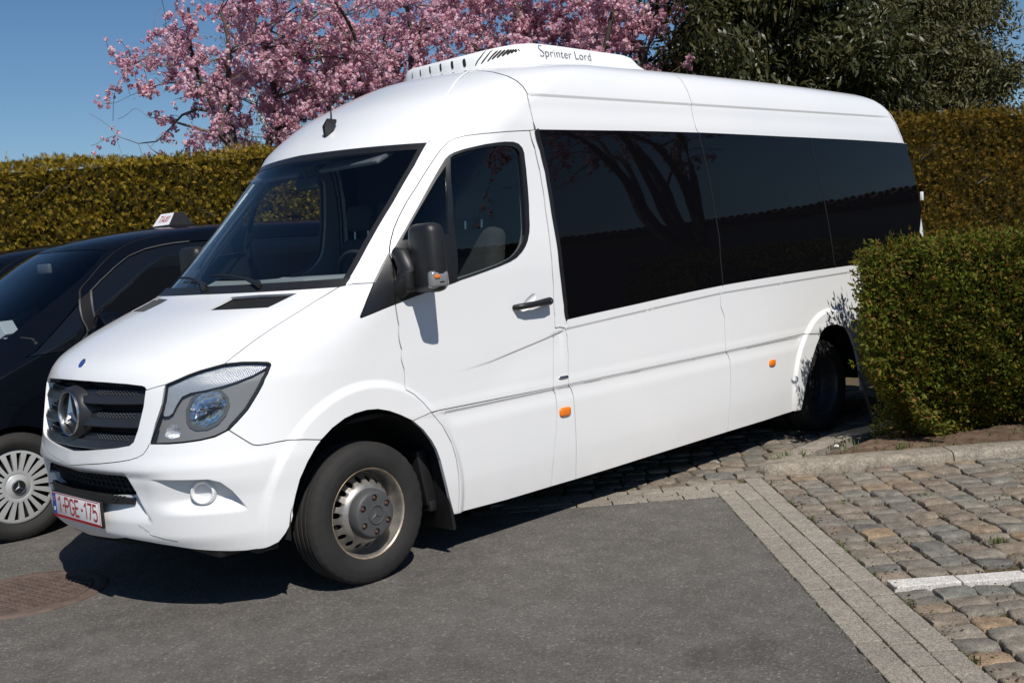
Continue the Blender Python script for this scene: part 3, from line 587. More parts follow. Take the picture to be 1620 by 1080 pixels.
GLYPH = {'1': [[(.08, .76), (.30, 1), (.30, 0)]], 'P': [[(0, 0), (0, 1), (.32, 1), (.44, .90), (.46, .75), (.44, .58), (.32, .47), (0, .47)]],
         'G': [[(.46, .80), (.38, .96), (.23, 1), (.08, .96), (0, .82), (0, .18), (.08, .04), (.23, 0), (.38, .04), (.46, .18), (.46, .45), (.25, .45)]],
         'E': [[(.44, 1), (0, 1), (0, 0), (.44, 0)], [(0, .52), (.36, .52)]], '7': [[(0, 1), (.46, 1), (.18, 0)]],
         '5': [[(.42, 1), (.05, 1), (.02, .55), (.16, .62), (.30, .62), (.42, .53), (.46, .36), (.42, .12), (.30, .01), (.15, 0), (0, .12)]], '-': [[(.10, .48), (.34, .48)]],
         'T': [[(0, 1), (.50, 1)], [(.25, 1), (.25, 0)]], 'A': [[(0, 0), (.25, 1), (.50, 0)], [(.10, .34), (.40, .34)]], 'X': [[(0, 0), (.48, 1)], [(0, 1), (.48, 0)]], 'I': [[(.08, 0), (.08, 1)]]}
ADV = {'1': .50, '-': .44, 'I': .22, 'P': .62, 'G': .64, 'E': .60, '7': .62, '5': .62, 'T': .62, 'A': .62, 'X': .62}
def stroke_text(name, s, h, w, M, m, parent, wx=1.0, shear=0.0, thick=.0008):
    """lettering drawn as flat strokes of width w, centred on M's origin."""
    tot = sum(ADV[c] for c in s)-.12; x = -tot/2; bm = bmesh.new()
    for c in s:
        for line in GLYPH[c]:
            P = [Vector(((x+a+shear*(q-.5))*h*wx, (q-.5)*h, 0)) for a, q in line]; L = []; R = []
            for i, p in enumerate(P):
                d0 = (P[i]-P[i-1]).normalized() if i else (P[1]-P[0]).normalized(); d1 = (P[i+1]-P[i]).normalized() if i < len(P)-1 else d0
                t = (d0+d1); t = t.normalized() if t.length > .2 else d0; n = Vector((-t.y, t.x, 0)); k = w/2/max(.55, n.dot(Vector((-d0.y, d0.x, 0)))); e = (-d0 if i == 0 else (d0 if i == len(P)-1 else Vector()))*w*.0
                L.append(p+n*k+e); R.append(p-n*k+e)
            for i in range(len(P)-1):
                vs_ = [bm.verts.new(M @ q) for q in (R[i], R[i+1], L[i+1], L[i])]; bm.faces.new(vs_)
        x += ADV[c]
    me = bpy.data.meshes.new(name); bm.to_mesh(me); bm.free(); return link(name, me, m, parent)
# ---------------------------------------------------------------- the white minibus
bus = Body(BUS, bus_disp, sag=.045)
minibus = empty('minibus', (0, 0, 0))
tag(minibus, 'white high-roof minibus with tinted side windows and a roof air conditioner', 'minibus')
PI2 = math.pi/2
_vv = np.linspace(bus.v0, bus.v1, 3000); _zz = bus.f[0](_vv)
def vz(z): return float(np.interp(z, _zz, _vv))
def u_at(v, x, B=None):
    B = B or bus; lo, hi = -6.5, PI2
    for _ in range(40):
        m = (lo+hi)/2
        if B.surf(np.array(m), np.array(v))[0] < x: lo = m
        else: hi = m
    return lo
def cutl(line, q, after=True):
    """part of a polyline from/to the vertex nearest to q."""
    i = int(np.argmin([math.hypot(a[0]-q[0], a[1]-q[1]) for a in line]))
    return list(line[i:]) if after else list(line[:i+1])
def mir(o, name=None):
    c = o.copy(); COL.objects.link(c); c.scale = (1, -1, 1); c.parent = o.parent
    if name: c.name = name
    return c
W = 'white_paint'
for _v in (.814, .809, .805, .801, .796, .785, .7745, .769, .760, .753, .744, .70):
    bus.creases.append(np.array([(u, _v) for u in np.arange(-5.4, .30, .025)]))
_zl = lambda f, xs: [(u_at(vz(float(f(x))), x), vz(float(f(x)))) for x in xs]
_fb = lambda x: np.interp(x, [-4.8, -3.04, -2.45, -1.47, -1.2, -.8], [1.231, 1.214, 1.189, 1.141, 1.10, 1.02])
bus.creases += crease_rows(_zl(lambda x: _fb(x)-.0535, np.linspace(-6.0, -1.3, 60)), (-.014, -.0085, -.005, 0, .005, .0085, .014))
bus.creases += crease_rows(_zl(lambda x: np.interp(x, [-1.45, -.85, -.3], [1.085, .985, .93])-.006, np.linspace(-1.43, -.6, 20)), (-.012, -.008, -.004, 0, .004, .008, .012))
bus.creases += crease_rows(_zl(lambda x: 2.413+.045*np.clip((-3-x)/2.8, 0, 2)**2, np.linspace(-5.9, -1.1, 40)), (-.010, -.004, .004, .010))
for _cx, _rx, _rz, _ks in ((0, .60, .655, (1.012, 1.0, .988, .975, .962, .95, .938, .926, .915)), (-4.42, .565, .59, (1.012, 1.0, .988, .976, .964, .952, .94, .925))):
    for _k in _ks:
        L_ = []
        for a in np.linspace(-.25, math.pi+.25, 90):
            x_, z_ = _cx+_k*_rx*math.cos(a), .345+_k*_rz*math.sin(a)
            if z_ > .22:
                v_ = vz(z_)
                L_.append((u_at(v_, x_), v_))
        bus.creases.append(np.array(L_))
_ft = [(.60, .47), (.644, .535), (.681, .593), (.723, .637), (.768, .655), (1.02, .667)]
_fo = [(1.02, .45), (1.051, .497), (1.086, .549), (1.112, .60), (1.123, .627), (1.145, .67)]
for _l, _o in ((_ft, (-.018, -.012, -.008, -.004, 0, .004)), (_fo, (-.004, .0, .005, .010, .015, .02, .025))):
    for q in crease_rows(_l, _o, .008):
        bus.creases += [q, np.stack([math.pi-q[:, 0], q[:, 1]], 1)]
# ---- bonnet with its two louvred vents
vent = [(1.158, 1.378), (1.091, 1.431), (.85, 1.434), (.597, 1.431), (.70, 1.376), (.90, 1.377)]
bonnet = panel('bonnet', bus, sym(FE['hood']), W, minibus, du=.03, dv=.012, holes=[vent, mirror_uv(vent)], gap=.002)
def vent_grille(flip):
    bm = bmesh.new()
    n = 15
    for i in range(n):
        t = (i+.5)/n
        ua = .72+t*(1.15-.72)+.0; a = (ua-.005, 1.3775); b = (.61+t*(1.085-.61)-.005, 1.430)
        L = []
        for s in np.linspace(0, 1, 4):
            L.append((a[0]+(b[0]-a[0])*s, a[1]+(b[1]-a[1])*s))
        L = np.array(L); P, Nn = bus.point(L[:, 0], L[:, 1], -.002)
        P2, _ = bus.point(L[:, 0]+.009, L[:, 1], -.004)
        va = [bm.verts.new(p) for p in P]; vb = [bm.verts.new(p) for p in P2]
        for k in range(3): bm.faces.new((va[k], va[k+1], vb[k+1], vb[k]))
    if flip: bmesh.ops.scale(bm, vec=(1, -1, 1), verts=bm.verts)
    o = bm_obj('vent_grille', bm, 'vent_slat', bonnet)
    return o
for fl in (False, True):
    g = vent_grille(fl)
    bk = panel('vent_backing', bus, inset(vent, -.01), 'seal_black', bonnet, gap=0, lip=0, off=-.022, du=.05, dv=.03, flip=fl)
# bonnet badge
_p, _n = bus.point(np.array(1.583), np.array(1.172), .001)
bm = bmesh.new(); M_ = frame_mat((_p[0], 0, _p[2]), (0, 1, 0), (-.6, 0, .8))
rr = lathe(bm, [(.024, 0), (.026, .003), (.022, .004), (.0205, .003), (.0, .0035)], 28, 'Z', mi=[0, 0, 1, 1]); bmesh.ops.transform(bm, matrix=M_, verts=bm.verts)
bm_obj('bonnet_badge', bm, ['chrome', 'plate_blue'], bonnet, True)
bm = bmesh.new(); star(bm, M_ @ Matrix.Translation((0, 0, .0036)), .018, h=.003); bm_obj('badge_star', bm, 'chrome', bonnet)
# ---- grille surround, recessed grille with three louvres, star
so = FE['surround'][:13]; si = FE['surround'][13:]
panel('grille_surround', bus, clean(so+mirror_uv(so)[::-1]+mirror_uv(si)[::-1]+si), W, minibus, du=.03, dv=.012, gap=.002, lip=.06)
ins = FE['insert']
grille = panel('grille', bus, inset(sym(ins), -.006), 'seal_black', minibus, gap=0, lip=0, off=-.085, du=.08, dv=.05)
side_ins = sorted([(v, u) for u, v in ins if u < 1.25])
_sv = [a for a, b in side_ins]; _su = [b for a, b in side_ins]
def louvre(prof):
    us = np.linspace(0, 1, 61); V = []
    for v, off in prof:
        ue = float(np.interp(v, _sv, _su))+.004
        u = ue+(math.pi-2*ue)*us
        P, _ = bus.point(u, np.full_like(u, v), off); V.append(P)
    k = len(us); F = []
    for i in range(len(prof)-1):
        for j in range(k-1): F.append((i*k+j, i*k+j+1, (i+1)*k+j+1, (i+1)*k+j))
    o = np_mesh('louvre', np.concatenate(V), F, 'grille_plastic', grille, smooth=True); o.data.set_sharp_from_angle(angle=math.radians(25)); return o
HC = []
for vt, vm, vb in ((1.066, 1.034, .996), (.960, .929, .893), (.860, .829, .790)):
    louvre([(vt+.004, -.075), (vt, -.040), (vm+.003, -.034), (vm, -.016), (vb+.004, -.008), (vb, -.012), (vb-.004, -.07)])
    HC.append((vt, vm))
# honeycomb studs on the upper face of the louvres
bm = bmesh.new()
for (vt, vm) in HC:
    for r in range(3):
        v = vm+.006+(vt-vm-.008)*(r+.4)/3; ue = float(np.interp(v, _sv, _su))+.07
        for u in np.arange(ue+(r % 2)*.011, math.pi-ue, .022):
            if abs(u-PI2) < .19: continue
            P, Nn = bus.point(np.array(u), np.array(v), -.036); P = Vector(P); Nn = Vector(Nn); s = Vector((0, 1, 0)); t = Nn.cross(s).normalized()
            ring = [bm.verts.new(P+s*(.0075*math.cos(a))+t*(.0040*math.sin(a))+Nn*.0) for a in np.arange(6)*math.pi/3]
            rin = [bm.verts.new(P+s*(.0050*math.cos(a))+t*(.0024*math.sin(a))+Nn*.004) for a in np.arange(6)*math.pi/3]
            for k in range(6): bm.faces.new((ring[k], ring[(k+1) % 6], rin[(k+1) % 6], rin[k]))
simple('stud_grey', (.10, .10, .10), .4)
tag(bm_obj('honeycomb', bm, 'stud_grey', grille), kind='stuff')
# star in its round bezel
SM = frame_mat((1.005, 0, .945), (0, 1, 0), (-.06, 0, 1))
bm = bmesh.new(); lathe(bm, [(.150, -.10), (.140, -.055), (.125, -.012), (.112, .0), (.104, -.004), (.098, -.018), (.0, -.020)], 48, 'Z'); bmesh.ops.transform(bm, matrix=SM, verts=bm.verts)
bez = bm_obj('star_bezel', bm, 'grille_plastic', grille, True)
bm = bmesh.new(); star(bm, SM @ Matrix.Translation((0, 0, -.010)), .097, w=.17, h=.020, ring=.108, rw=.10); bm_obj('star_emblem', bm, 'chrome_dull', grille, True, 20)
# ---- bumper
intake = [(PI2, .662), (1.345, .666), (1.208, .669), (1.150, .655), (1.118, .60), (1.15, .572), (1.322, .562), (PI2, .562)]
bumper = panel('bumper', bus, sym(FE['bumper']), W, minibus, du=.016, dv=.008, step=.012, holes=[sym(intake)], lip=.022, gap=.002)
ib = panel('air_intake', bus, inset(sym(intake), -.012), 'seal_black', bumper, gap=0, lip=0, off=-.07, du=.1, dv=.05)
bm = bmesh.new()
for v in (.585, .608, .631, .652):
    L = [(u, v) for u in np.linspace(1.1, math.pi-1.1, 30)]; L = np.array(L); P, _ = bus.point(L[:, 0], L[:, 1], -.035); tube(bm, P.tolist(), .0045, 6)
for u in np.linspace(1.13, math.pi-1.13, 22):
    L = np.array([(u, .562), (u+.02, .672)]); P, _ = bus.point(L[:, 0], L[:, 1], -.038); tube(bm, P.tolist(), .0035, 6)
bm_obj('intake_mesh', bm, 'grille_plastic', bumper)
bm = bmesh.new()
prism(bm, [(.90, -.42), (.94, -.44), (.975, -.36), (1.006, -.26), (1.016, 0), (1.006, .26), (.975, .36), (.94, .44), (.90, .42)], .540, .568)
for y in np.linspace(-.36, .36, 25): box(bm, (.955, y, .5695), (.075, .010, .004), bev=.0012, seg=1)
bm_obj('bumper_step', bm, 'black_plastic', bumper)
# fog lamp blanks: ring and dished cover
for s in (1, -1):
    P, Nn = bus.point(np.array(.805), np.array(.583), .004)
    M_ = frame_mat(P, (-Nn[1], Nn[0], 0), (0, 0, 1))
    bm = bmesh.new(); rr = lathe(bm, [(.062, -.030), (.058, .004), (.053, .016), (.047, .019), (.041, .014), (.036, -.006), (.033, -.018), (.0, -.020)], 44, 'Z')
    bmesh.ops.transform(bm, matrix=M_, verts=bm.verts)
    if s < 0: bmesh.ops.scale(bm, vec=(1, -1, 1), verts=bm.verts)
    bm_obj('fog_lamp_cover', bm, W, bumper, True)
# scuff marks under the number plate
bm = bmesh.new()
for pts in ([(1.118, .452), (1.098, .438), (1.09, .441), (1.072, .424)], [(1.085, .43), (1.06, .418), (1.05, .405)], [(1.062, .408), (.99, .39), (.93, .378)]):
    L = np.array(dens(pts, .008, closed=False)); P, Nn = bus.point(L[:, 0], L[:, 1], .0006); tube(bm, P.tolist(), [.0009+.0007*random.random() for _ in P], 4)
bm_obj('scuff', bm, 'lamp_grey', bumper)
# ---- number plate
npx = 1.024
plate = None
bm = bmesh.new(); box(bm, (npx-.009, 0, .487), (.016, .535, .128), bev=.004); plate = bm_obj('number_plate', bm, 'black_plastic', minibus, True)
bm = bmesh.new(); box(bm, (npx-.0005, 0, .490), (.003, .520, .110), bev=.001); bm_obj('plate_face', bm, 'plate_white', plate, True)
bm = bmesh.new()
for c, s in (((npx+.0014, .0, .5425), (.001, .514, .0035)), ((npx+.0014, .0, .4375), (.001, .514, .0035)), ((npx+.0014, .2565, .49), (.001, .0035, .1015))): box(bm, c, s)
bm_obj('plate_border', bm, 'plate_red', plate)
bm = bmesh.new(); box(bm, (npx+.0012, -.2385, .49), (.0012, .038, .1015)); bm_obj('euro_band', bm, 'plate_blue', plate)
PM = frame_mat((npx+.0022, .018, .491), (0, 1, 0), (0, 0, 1))
stroke_text('plate_number', '1-PGE-175', .074, .0105, PM, 'plate_red', plate, wx=1.20)
text_mesh('country_letter', 'B', .026, 'plate_white', plate, frame_mat((npx+.0022, -.2385, .463), (0, 1, 0), (0, 0, 1)), offset=.0005)
bm = bmesh.new()
for k in range(12):
    a = k*math.pi/6; box(bm, (npx+.002, -.2385+.011*math.cos(a), .515+.011*math.sin(a)), (.0008, .003, .003))
bm_obj('euro_stars', bm, 'orange_lens', plate)
bm = bmesh.new(); box(bm, (npx+.0002, 0, .4285), (.002, .50, .006)); bm_obj('frame_stripe', bm, 'plate_red', plate)
# ---- headlights
def dish(name, B, poly, off, depth, m, parent, flip=False, n=9, power=.5, fl=.0):
    p = dens(clean(poly), .008); P, Nn = B.point(np.array([q[0] for q in p]), np.array([q[1] for q in p]), off)
    c = P.mean(0); nn = Nn.mean(0); nn /= np.linalg.norm(nn); V = []; k = len(P)
    for i in range(n+1):
        s = 1-i/n; s = max(s, .02); V.append(c+(P-c)*s-nn*depth*(1-s*s)**power)
    F = [(i*k+j, i*k+(j+1) % k, (i+1)*k+(j+1) % k, (i+1)*k+j) for i in range(n) for j in range(k)]
    V = np.concatenate(V)
    if flip: V = V*[1, -1, 1]
    return np_mesh(name, V, F, m, parent, smooth=True), c, nn
simple('headlamp_chrome', (.88, .88, .88), .14, metal=1.0, noise=.12, nscale=22)
def ribbed(name, col, sc):
    m = simple(name, col, .34, metal=.75); nt = m.node_tree; b = nt.nodes['Principled BSDF']
    tc = N(nt, 'ShaderNodeTexCoord'); w = N(nt, 'ShaderNodeTexWave', i_Scale=sc, i_Distortion=.4); w.bands_direction = 'Z' if sc < 60 else 'Y'
    nt.links.new(tc.outputs['Object'], w.inputs['Vector']); bp = N(nt, 'ShaderNodeBump', i_Strength=.6, i_Distance=.004); nt.links.new(w.outputs['Fac'], bp.inputs['Height']); nt.links.new(bp.outputs[0], b.inputs['Normal'])
ribbed('reflector_ribbed', (.82, .83, .84), 75)
simple('bezel_grey', (.09, .09, .088), .4)
for fl in (False, True):
    hl = FE['headlight']
    lamp = panel('headlight', bus, hl, 'seal_black', minibus, gap=.0015, lip=.05, holes=[inset(hl, .0045)], du=.04, dv=.03, flip=fl)
    panel('lamp_housing', bus, inset(hl, .0045), 'lamp_grey', lamp, gap=0, lip=0, off=-.030, du=.03, dv=.02, flip=fl, holes=[FE['hl_bowl'], FE['hl_small']])
    up = FE['hl_upper']
    panel('indicator_reflector', bus, inset(up, .006), 'reflector_ribbed', lamp, gap=0, lip=.0, off=-.018, du=.02, dv=.012, flip=fl)
    panel('indicator_edge', bus, inset(up, .0035), 'black_plastic', lamp, gap=0, lip=.012, off=-.016, du=.05, dv=.04, flip=fl, holes=[inset(up, .0068)])
    o, c, nn = dish('reflector_bowl', bus, FE['hl_bowl'], -.030, .085, 'headlamp_chrome', lamp, fl)
    s = -1 if fl else 1
    bm = bmesh.new(); cc = Vector((c[0], c[1]*s, c[2])); ax = Vector((.93, .28*s, -.08)).normalized()
    M_ = frame_mat(cc-ax*.05, ax.cross(Vector((0, 0, 1))), (0, 0, 1))
    lathe(bm, [(.0, .075), (.016, .070), (.021, .045), (.013, .02), (.013, -.04)], 20, 'Z'); bmesh.ops.transform(bm, matrix=frame_mat(cc-ax*.055, (0, 0, 1), ax.cross(Vector((0, 0, 1)))), verts=bm.verts)
    bm_obj('bulb_shield', bm, 'chrome', lamp, True)
    panel('bowl_bezel', bus, inset(FE['hl_bowl'], -.013), 'bezel_grey', lamp, gap=0, lip=.010, off=-.024, du=.03, dv=.03, flip=fl, holes=[inset(FE['hl_bowl'], .001)])
    bm = bmesh.new(); R_ = Matrix.Rotation(math.radians(34*s), 3, 'Z')
    box(bm, cc-ax*.028+Vector((0, 0, .010)), (.040, .085, .016), R_, .004); bm_obj('shield_bar', bm, 'chrome', lamp)
    bm = bmesh.new(); box(bm, cc-ax*.026+Vector((0, 0, -.006)), (.036, .095, .007), R_, .002); bm_obj('shield_slit', bm, 'seal_black', lamp)
    dish('daytime_lamp', bus, FE['hl_small'], -.030, .03, 'reflector_ribbed', lamp, fl)
    panel('lens', bus, inset(hl, .0035), 'lens_clear', lamp, gap=0, lip=0, off=.0, du=.03, dv=.02, flip=fl)
# ---- windscreen, frit, wipers
wsp = sym(FE['windscreen'])
panel('windscreen', bus, wsp, 'windscreen_glass', minibus, gap=.016, lip=.0, du=.05, dv=.04, off=-.004)
panel('windscreen_border', bus, wsp, 'frame_black', minibus, gap=.001, lip=.012, du=.05, dv=.04, off=-.0015, holes=[inset(wsp, .030)])
cl = [q for q in FE['windscreen'] if q[1] < vz(1.47)]
cl = sorted(set(cl)); cl = cl+mirror_uv(cl)[::-1][1:]
_c = np.array(cl)
cowl_strip = panel('cowl_strip', bus, clean([(u, v-.004) for u, v in cl]+[(u, v+.035) for u, v in cl][::-1]), 'black_plastic', minibus, gap=0, lip=.01, off=.0015, du=.05, dv=.02)
for y0, ang, L in ((.34, .10, .62), (-.36, .08, .62)):
    bm = bmesh.new(); pts = []
    for t in np.linspace(0, 1, 10):
        yy = y0+.38-L*1.15*t; u = math.atan2(1, 0)-yy*1.02/1.0*.9; v = vz(1.472)+.045*math.sin(t*math.pi*.55)+.012
        P, Nn = bus.point(np.array(u), np.array(v), .014); pts.append(P.tolist())
    tube(bm, pts, .007, 6)
    P, Nn = bus.point(np.array(PI2-(y0+.42)*.92), np.array(vz(1.462)), .02)
    tube(bm, [P.tolist(), pts[2], pts[5]], [.014, .009, .006], 6)
    bm_obj('wiper', bm, 'black_plastic', minibus, True)
# ---- front fenders, sails, doors
def both(o): return o, mir(o)
both(panel('fender', bus, FE['fender'], W, minibus, du=.025, dv=.014, lip=.02))
both(panel('mirror_sail', bus, FE['sail'], 'frame_black', minibus, lip=.015, off=.002))
dw = FE['door_window']
hcen = (-.915-.145, 1.262)
hole_c = [(hcen[0]+.050*math.cos(a), hcen[1]+.056*math.sin(a)) for a in np.linspace(0, 2*math.pi, 28)[:-1]]
# the handle's dish is centred on x = -1.165, z = 1.262
_uh = u_at(vz(1.262), -1.165); hole_c = [(_uh+.043*math.cos(a), vz(1.262)+.048*math.sin(a)) for a in np.linspace(0, 2*math.pi, 28)[:-1]]
door = panel('front_door', bus, FE['door'], W, minibus, du=.025, dv=.012, lip=.03, holes=[inset(dw, .003) if area2(clean(dw)) > 0 else inset(dw, .003), hole_c])
o_, _, _ = dish('handle_dish', bus, hole_c, 0.0, .013, W, door, n=8, power=.9)
fr = panel('window_frame', bus, dw, 'frame_black', door, gap=.0, lip=.02, off=.003, du=.04, dv=.03, holes=[FE['door_glass'], FE['quarter_glass']])
panel('door_glass', bus, inset(FE['door_glass'], -.006), 'cab_glass', door, gap=0, lip=0, off=-.009, du=.06, dv=.06)
panel('quarter_glass', bus, inset(FE['quarter_glass'], -.006), 'cab_glass', door, gap=0, lip=0, off=-.007, du=.06, dv=.06)
panel('door_lining', bus, inset(FE['door'], .03), 'lining_grey', door, gap=0, lip=0, off=-.05, du=.08, dv=.06, holes=[inset(FE['door_window'], .012)])
bm = bmesh.new()
hp = [(-1.045, .985, 1.252), (-1.06, 1.016, 1.254), (-1.10, 1.028, 1.256), (-1.18, 1.033, 1.260), (-1.25, 1.031, 1.263), (-1.295, 1.022, 1.264), (-1.318, .990, 1.263)]
hp = [(x, y, z-.004) for x, y, z in hp]
tube(bm, hp, [.013, .017, .017, .017, .021, .023, .012], 12); bm_obj('door_handle', bm, 'black_plastic', door, True)
bm = bmesh.new(); lathe(bm, [(.0, .004), (.006, .003), (.0075, 0)], 14, 'Y', (-1.29, 1.0425, 1.262)); bm_obj('lock', bm, 'chrome_dull', door, True)
rd = empty('front_door', parent=minibus) if False else None
for o in [door]:
    c = mir(o)
    for ch in list(o.children):
        k = ch.copy(); COL.objects.link(k); k.parent = c
# grey edge of the sail running up the pillar
_e = [q for q in FE['sail'][:3]]
band('sail_edge', bus, [FE['sail'][-3]]+FE['sail'][:3] if False else FE['sail'][:3][::-1], .012, .004, 'sail_grey', minibus)
# ---- cab shell: forehead, pillars, front of the roof
cab = panel('cab_roof', bus, sym(FE['cab']), W, minibus, du=.04, dv=.02, lip=.02)
panel('cab_lining', bus, inset(sym(FE['cab']), .01), 'lining_grey', cab, gap=0, lip=0, off=-.055, du=.08, dv=.06)
# ---- side glazing
wt = FE['wintop']; wb = FE['win_bot']; gB = FE['gapB']; gC = FE['gapC']
gBtop = cutl(gB, wb[5], False); iB = 4
def tailu(z, d=.10):
    v = vz(z); return (u_at(v, float(bus_tail(z))+d), v)
wt1, wt2, wt3 = wt[:5], wt[4:8], wt[7:]
wb1, wb2 = wb[:6], wb[5:8]+[gC[-1]]
wrear = FE['win_rear'][:-1]+[tailu(1.44, .15), tailu(1.236, .15)]
glaz = [FE['win_front'][::-1]+wt1+gBtop[1:]+wb1[::-1][1:-1],
        gBtop[::-1]+wt2[1:]+gC[1:]+[wb2[2], wb2[1]],
        gC[::-1]+wt3[1:]+wrear[1:]+[(gC[-1][0]-.4, vz(1.2315))]]
for gpoly in glaz:
    both(panel('side_window', bus, gpoly, 'privacy_glass', minibus, gap=.0018, lip=.006, off=.003, du=.12, dv=.08))
for _l in (gBtop, gC): both(band('pane_seal', bus, _l, .0075, .0042, 'pane_rubber', minibus))
both(band('window_seal', bus, FE['win_front'], .020, .0045, 'frame_black', minibus))
# ---- lower flank
cr = FE['crease']; sl = FE['sill']
both(panel('pillar_trim', bus, FE['bp_low'], W, minibus, lip=.02))
# upper pillar between door and first window
drr = FE['door']
_dr = cutl(drr, (u_at(vz(2.205), -1.37), vz(2.205)))
dtop = FE['win_front'][0]
i0 = int(np.argmin([math.hypot(a[0]-FE['bp_low'][0][0], a[1]-FE['bp_low'][0][1]) for a in drr]))
i1 = int(np.argmin([math.hypot(a[0]-dtop[0]-.012, a[1]-dtop[1]) for a in drr]))
up_line = drr[i1:i0+1]
both(panel('door_pillar', bus, clean(list(FE['win_front'])+[FE['bp_low'][2], FE['bp_low'][1]]+list(up_line)[::-1]), W, minibus, lip=.02))
gBlow = cutl(gB, wb[5])
both(panel('side_panel', bus, FE['gap_mid']+cr[6:10]+gBlow[::-1]+wb1[::-1][1:-1], W, minibus, du=.05, dv=.010, lip=.02))
ra = FE['rarch']; rt = FE['rarch_top']
arch = [(-4.715, .68), (-4.775, .58), (-4.83, .44), (-4.87, .30), (-4.885, .23)]
arch = [(u_at(vz(z), x), vz(z)) for x, z in arch]
rq = gBlow+cr[10:12]+rt+arch+[tailu(.25), tailu(.6), tailu(.9), tailu(1.236, .10)]+[tailu(1.236, .15)]+[(gC[-1][0]-.4, vz(1.2315)), gC[-1], wb2[2], wb2[1]]
both(panel('rear_quarter', bus, rq, W, minibus, du=.05, dv=.010, lip=.02))
both(panel('arch_cover', bus, FE['arch_rear_half']+[sl[0]]+FE['cover_rear'][::-1], W, minibus, lip=.02))
both(panel('skirt', bus, cr[:5]+FE['skA'][1:]+[sl[1]]+FE['cover_rear'][::-1][:-1], W, minibus, du=.05, dv=.010, lip=.03))
both(panel('skirt', bus, [cr[4], cr[5]]+FE['skB'][1:]+FE['skA'][::-1][:-1], W, minibus, du=.04, dv=.010, lip=.03))
both(panel('skirt', bus, cr[5:10]+FE['skC'][1:]+sl[3:7][::-1][1:]+FE['skB'][::-1][1:-1], W, minibus, du=.05, dv=.010, lip=.03))
both(panel('skirt', bus, cr[9:]+ra[::-1][1:]+sl[7:9][::-1]+FE['skC'][::-1][:-1], W, minibus, du=.05, dv=.010, lip=.03))
# ---- upper side and roof behind the cab seam
seam = [q for q in FE['cab'][-31:]]
k0 = max(i for i, q in enumerate(FE['cab']) if abs(q[0]-u_at(q[1], -1.372)) < .003 and q[1] < vz(2.24)) if True else 0
seam = FE['cab'][k0:]
vtop = bus.v1-.0006
def xline(x, zs): return [(u_at(vz(z), x), vz(z)) for z in zs]
zs_ = [2.26, 2.32, 2.38, 2.41, 2.45, 2.5, 2.55, 2.6, 2.63, 2.655, 2.672, 2.683, 2.689]
g2 = [wt[4]]+xline(-2.925, zs_)+[(u_at(vtop, -2.925), vtop)]
fr_roof = [wt[0]]+seam[1:]+[(PI2, vtop)]+g2[::-1]+wt1[::-1][1:-1]
roof = panel('roof', bus, fr_roof, W, minibus, du=.06, dv=.012, both=True, gap=.0015)
tl = [tailu(z) for z in (2.19, 2.3, 2.4, 2.5, 2.56, 2.6, 2.63, 2.65)]
rr_roof = g2+[(u_at(vtop, -5.45), vtop)]+tl[::-1]+[wrear[0]]+wt[4:][::-1][1:-1]
panel('roof', bus, rr_roof, W, minibus, du=.06, dv=.012, both=True, gap=.0015)
both(panel('rear_pillar', bus, wrear+[tailu(1.236, .10), tailu(1.44), tailu(1.8), tailu(2.05), tl[0]], W, minibus, du=.03, dv=.03))
# ---- tail: rounded corners, doors, lamps
rows = []
zz = np.concatenate([np.linspace(.25, 2.3, 30), [2.4, 2.48, 2.55, 2.6, 2.63, 2.65, 2.67, 2.685]])
for z in zz:
    v = vz(z); xt = float(bus_tail(z)); u0 = u_at(v, xt+.10); P = bus.surf(np.array(u0), np.array(v)); w = P[1]; r = min(.10, w*.9); row = []
    for a in np.linspace(0, math.pi/2, 9): row.append((xt+.10-.10*math.sin(a), w-r+r*math.cos(a), P[2]))
    row += [(xt-.01, w*.4, P[2]), (xt-.012, 0, P[2])]
    row += [(x, -y, z_) for x, y, z_ in row[::-1][1:]]; rows.append(row)
V = np.array(rows); nr, nc = V.shape[:2]
F = [(i*nc+j, i*nc+j+1, (i+1)*nc+j+1, (i+1)*nc+j) for i in range(nr-1) for j in range(nc-1)]
tail = np_mesh('tail', V.reshape(-1, 3), F, W, minibus, smooth=True)
for s in (1, -1):
    bm = bmesh.new(); box(bm, (-6.155, .42*s, 1.72), (.02, .72, .70), Matrix.Rotation(-.17, 3, 'Y'), .05); bm_obj('rear_window', bm, 'privacy_glass', tail, True)
    bm = bmesh.new(); box(bm, (-6.20, .90*s, 1.05), (.08, .12, .40), None, .03); bm_obj('tail_lamp', bm, 'red_lens', tail, True)
    bm = bmesh.new(); box(bm, (-6.150, .972*s, 1.74), (.03, .02, .075), None, .004); bm_obj('door_hinge', bm, 'plate_white', tail, True)
bm = bmesh.new(); box(bm, (-6.27, 0, .45), (.14, 1.7, .22), None, .05); bm_obj('rear_bumper', bm, W, tail, True)
# ---- dark backing behind every gap, wheel tubs, floor
bk = [('seal', FE['cab'], 0)]
def seal(line, w=.034): both(band('panel_seal', bus, line, w, -.012, 'seal_black', minibus))
for ln in (cr[:], gB[3:], FE['skA'], FE['skB'], FE['skC'], FE['cover_rear'], FE['gap_mid'][1:], FE['hood'][18:20] if False else FE['hood'][13:20], cutl(drr, FE['bp_low'][0])[:0] or up_line, g2[:-1], seam[:-1]): seal(ln)
seal(drr[:20]); seal(drr[i0:]); seal([FE['bp_low'][1], FE['bp_low'][2]], .03); seal(FE['fender'][13:20], .03)
bt = FE['bumper'][18:33]; 
for src in (FE['fender'][36:48],): seal(src, .03)
band('panel_seal', bus, sym(FE['bumper'])[:1]+FE['bumper'][:10], .03, -.014, 'seal_black', minibus); band('panel_seal', bus, FE['bumper'][:10], .03, -.014, 'seal_black', minibus, flip=True)
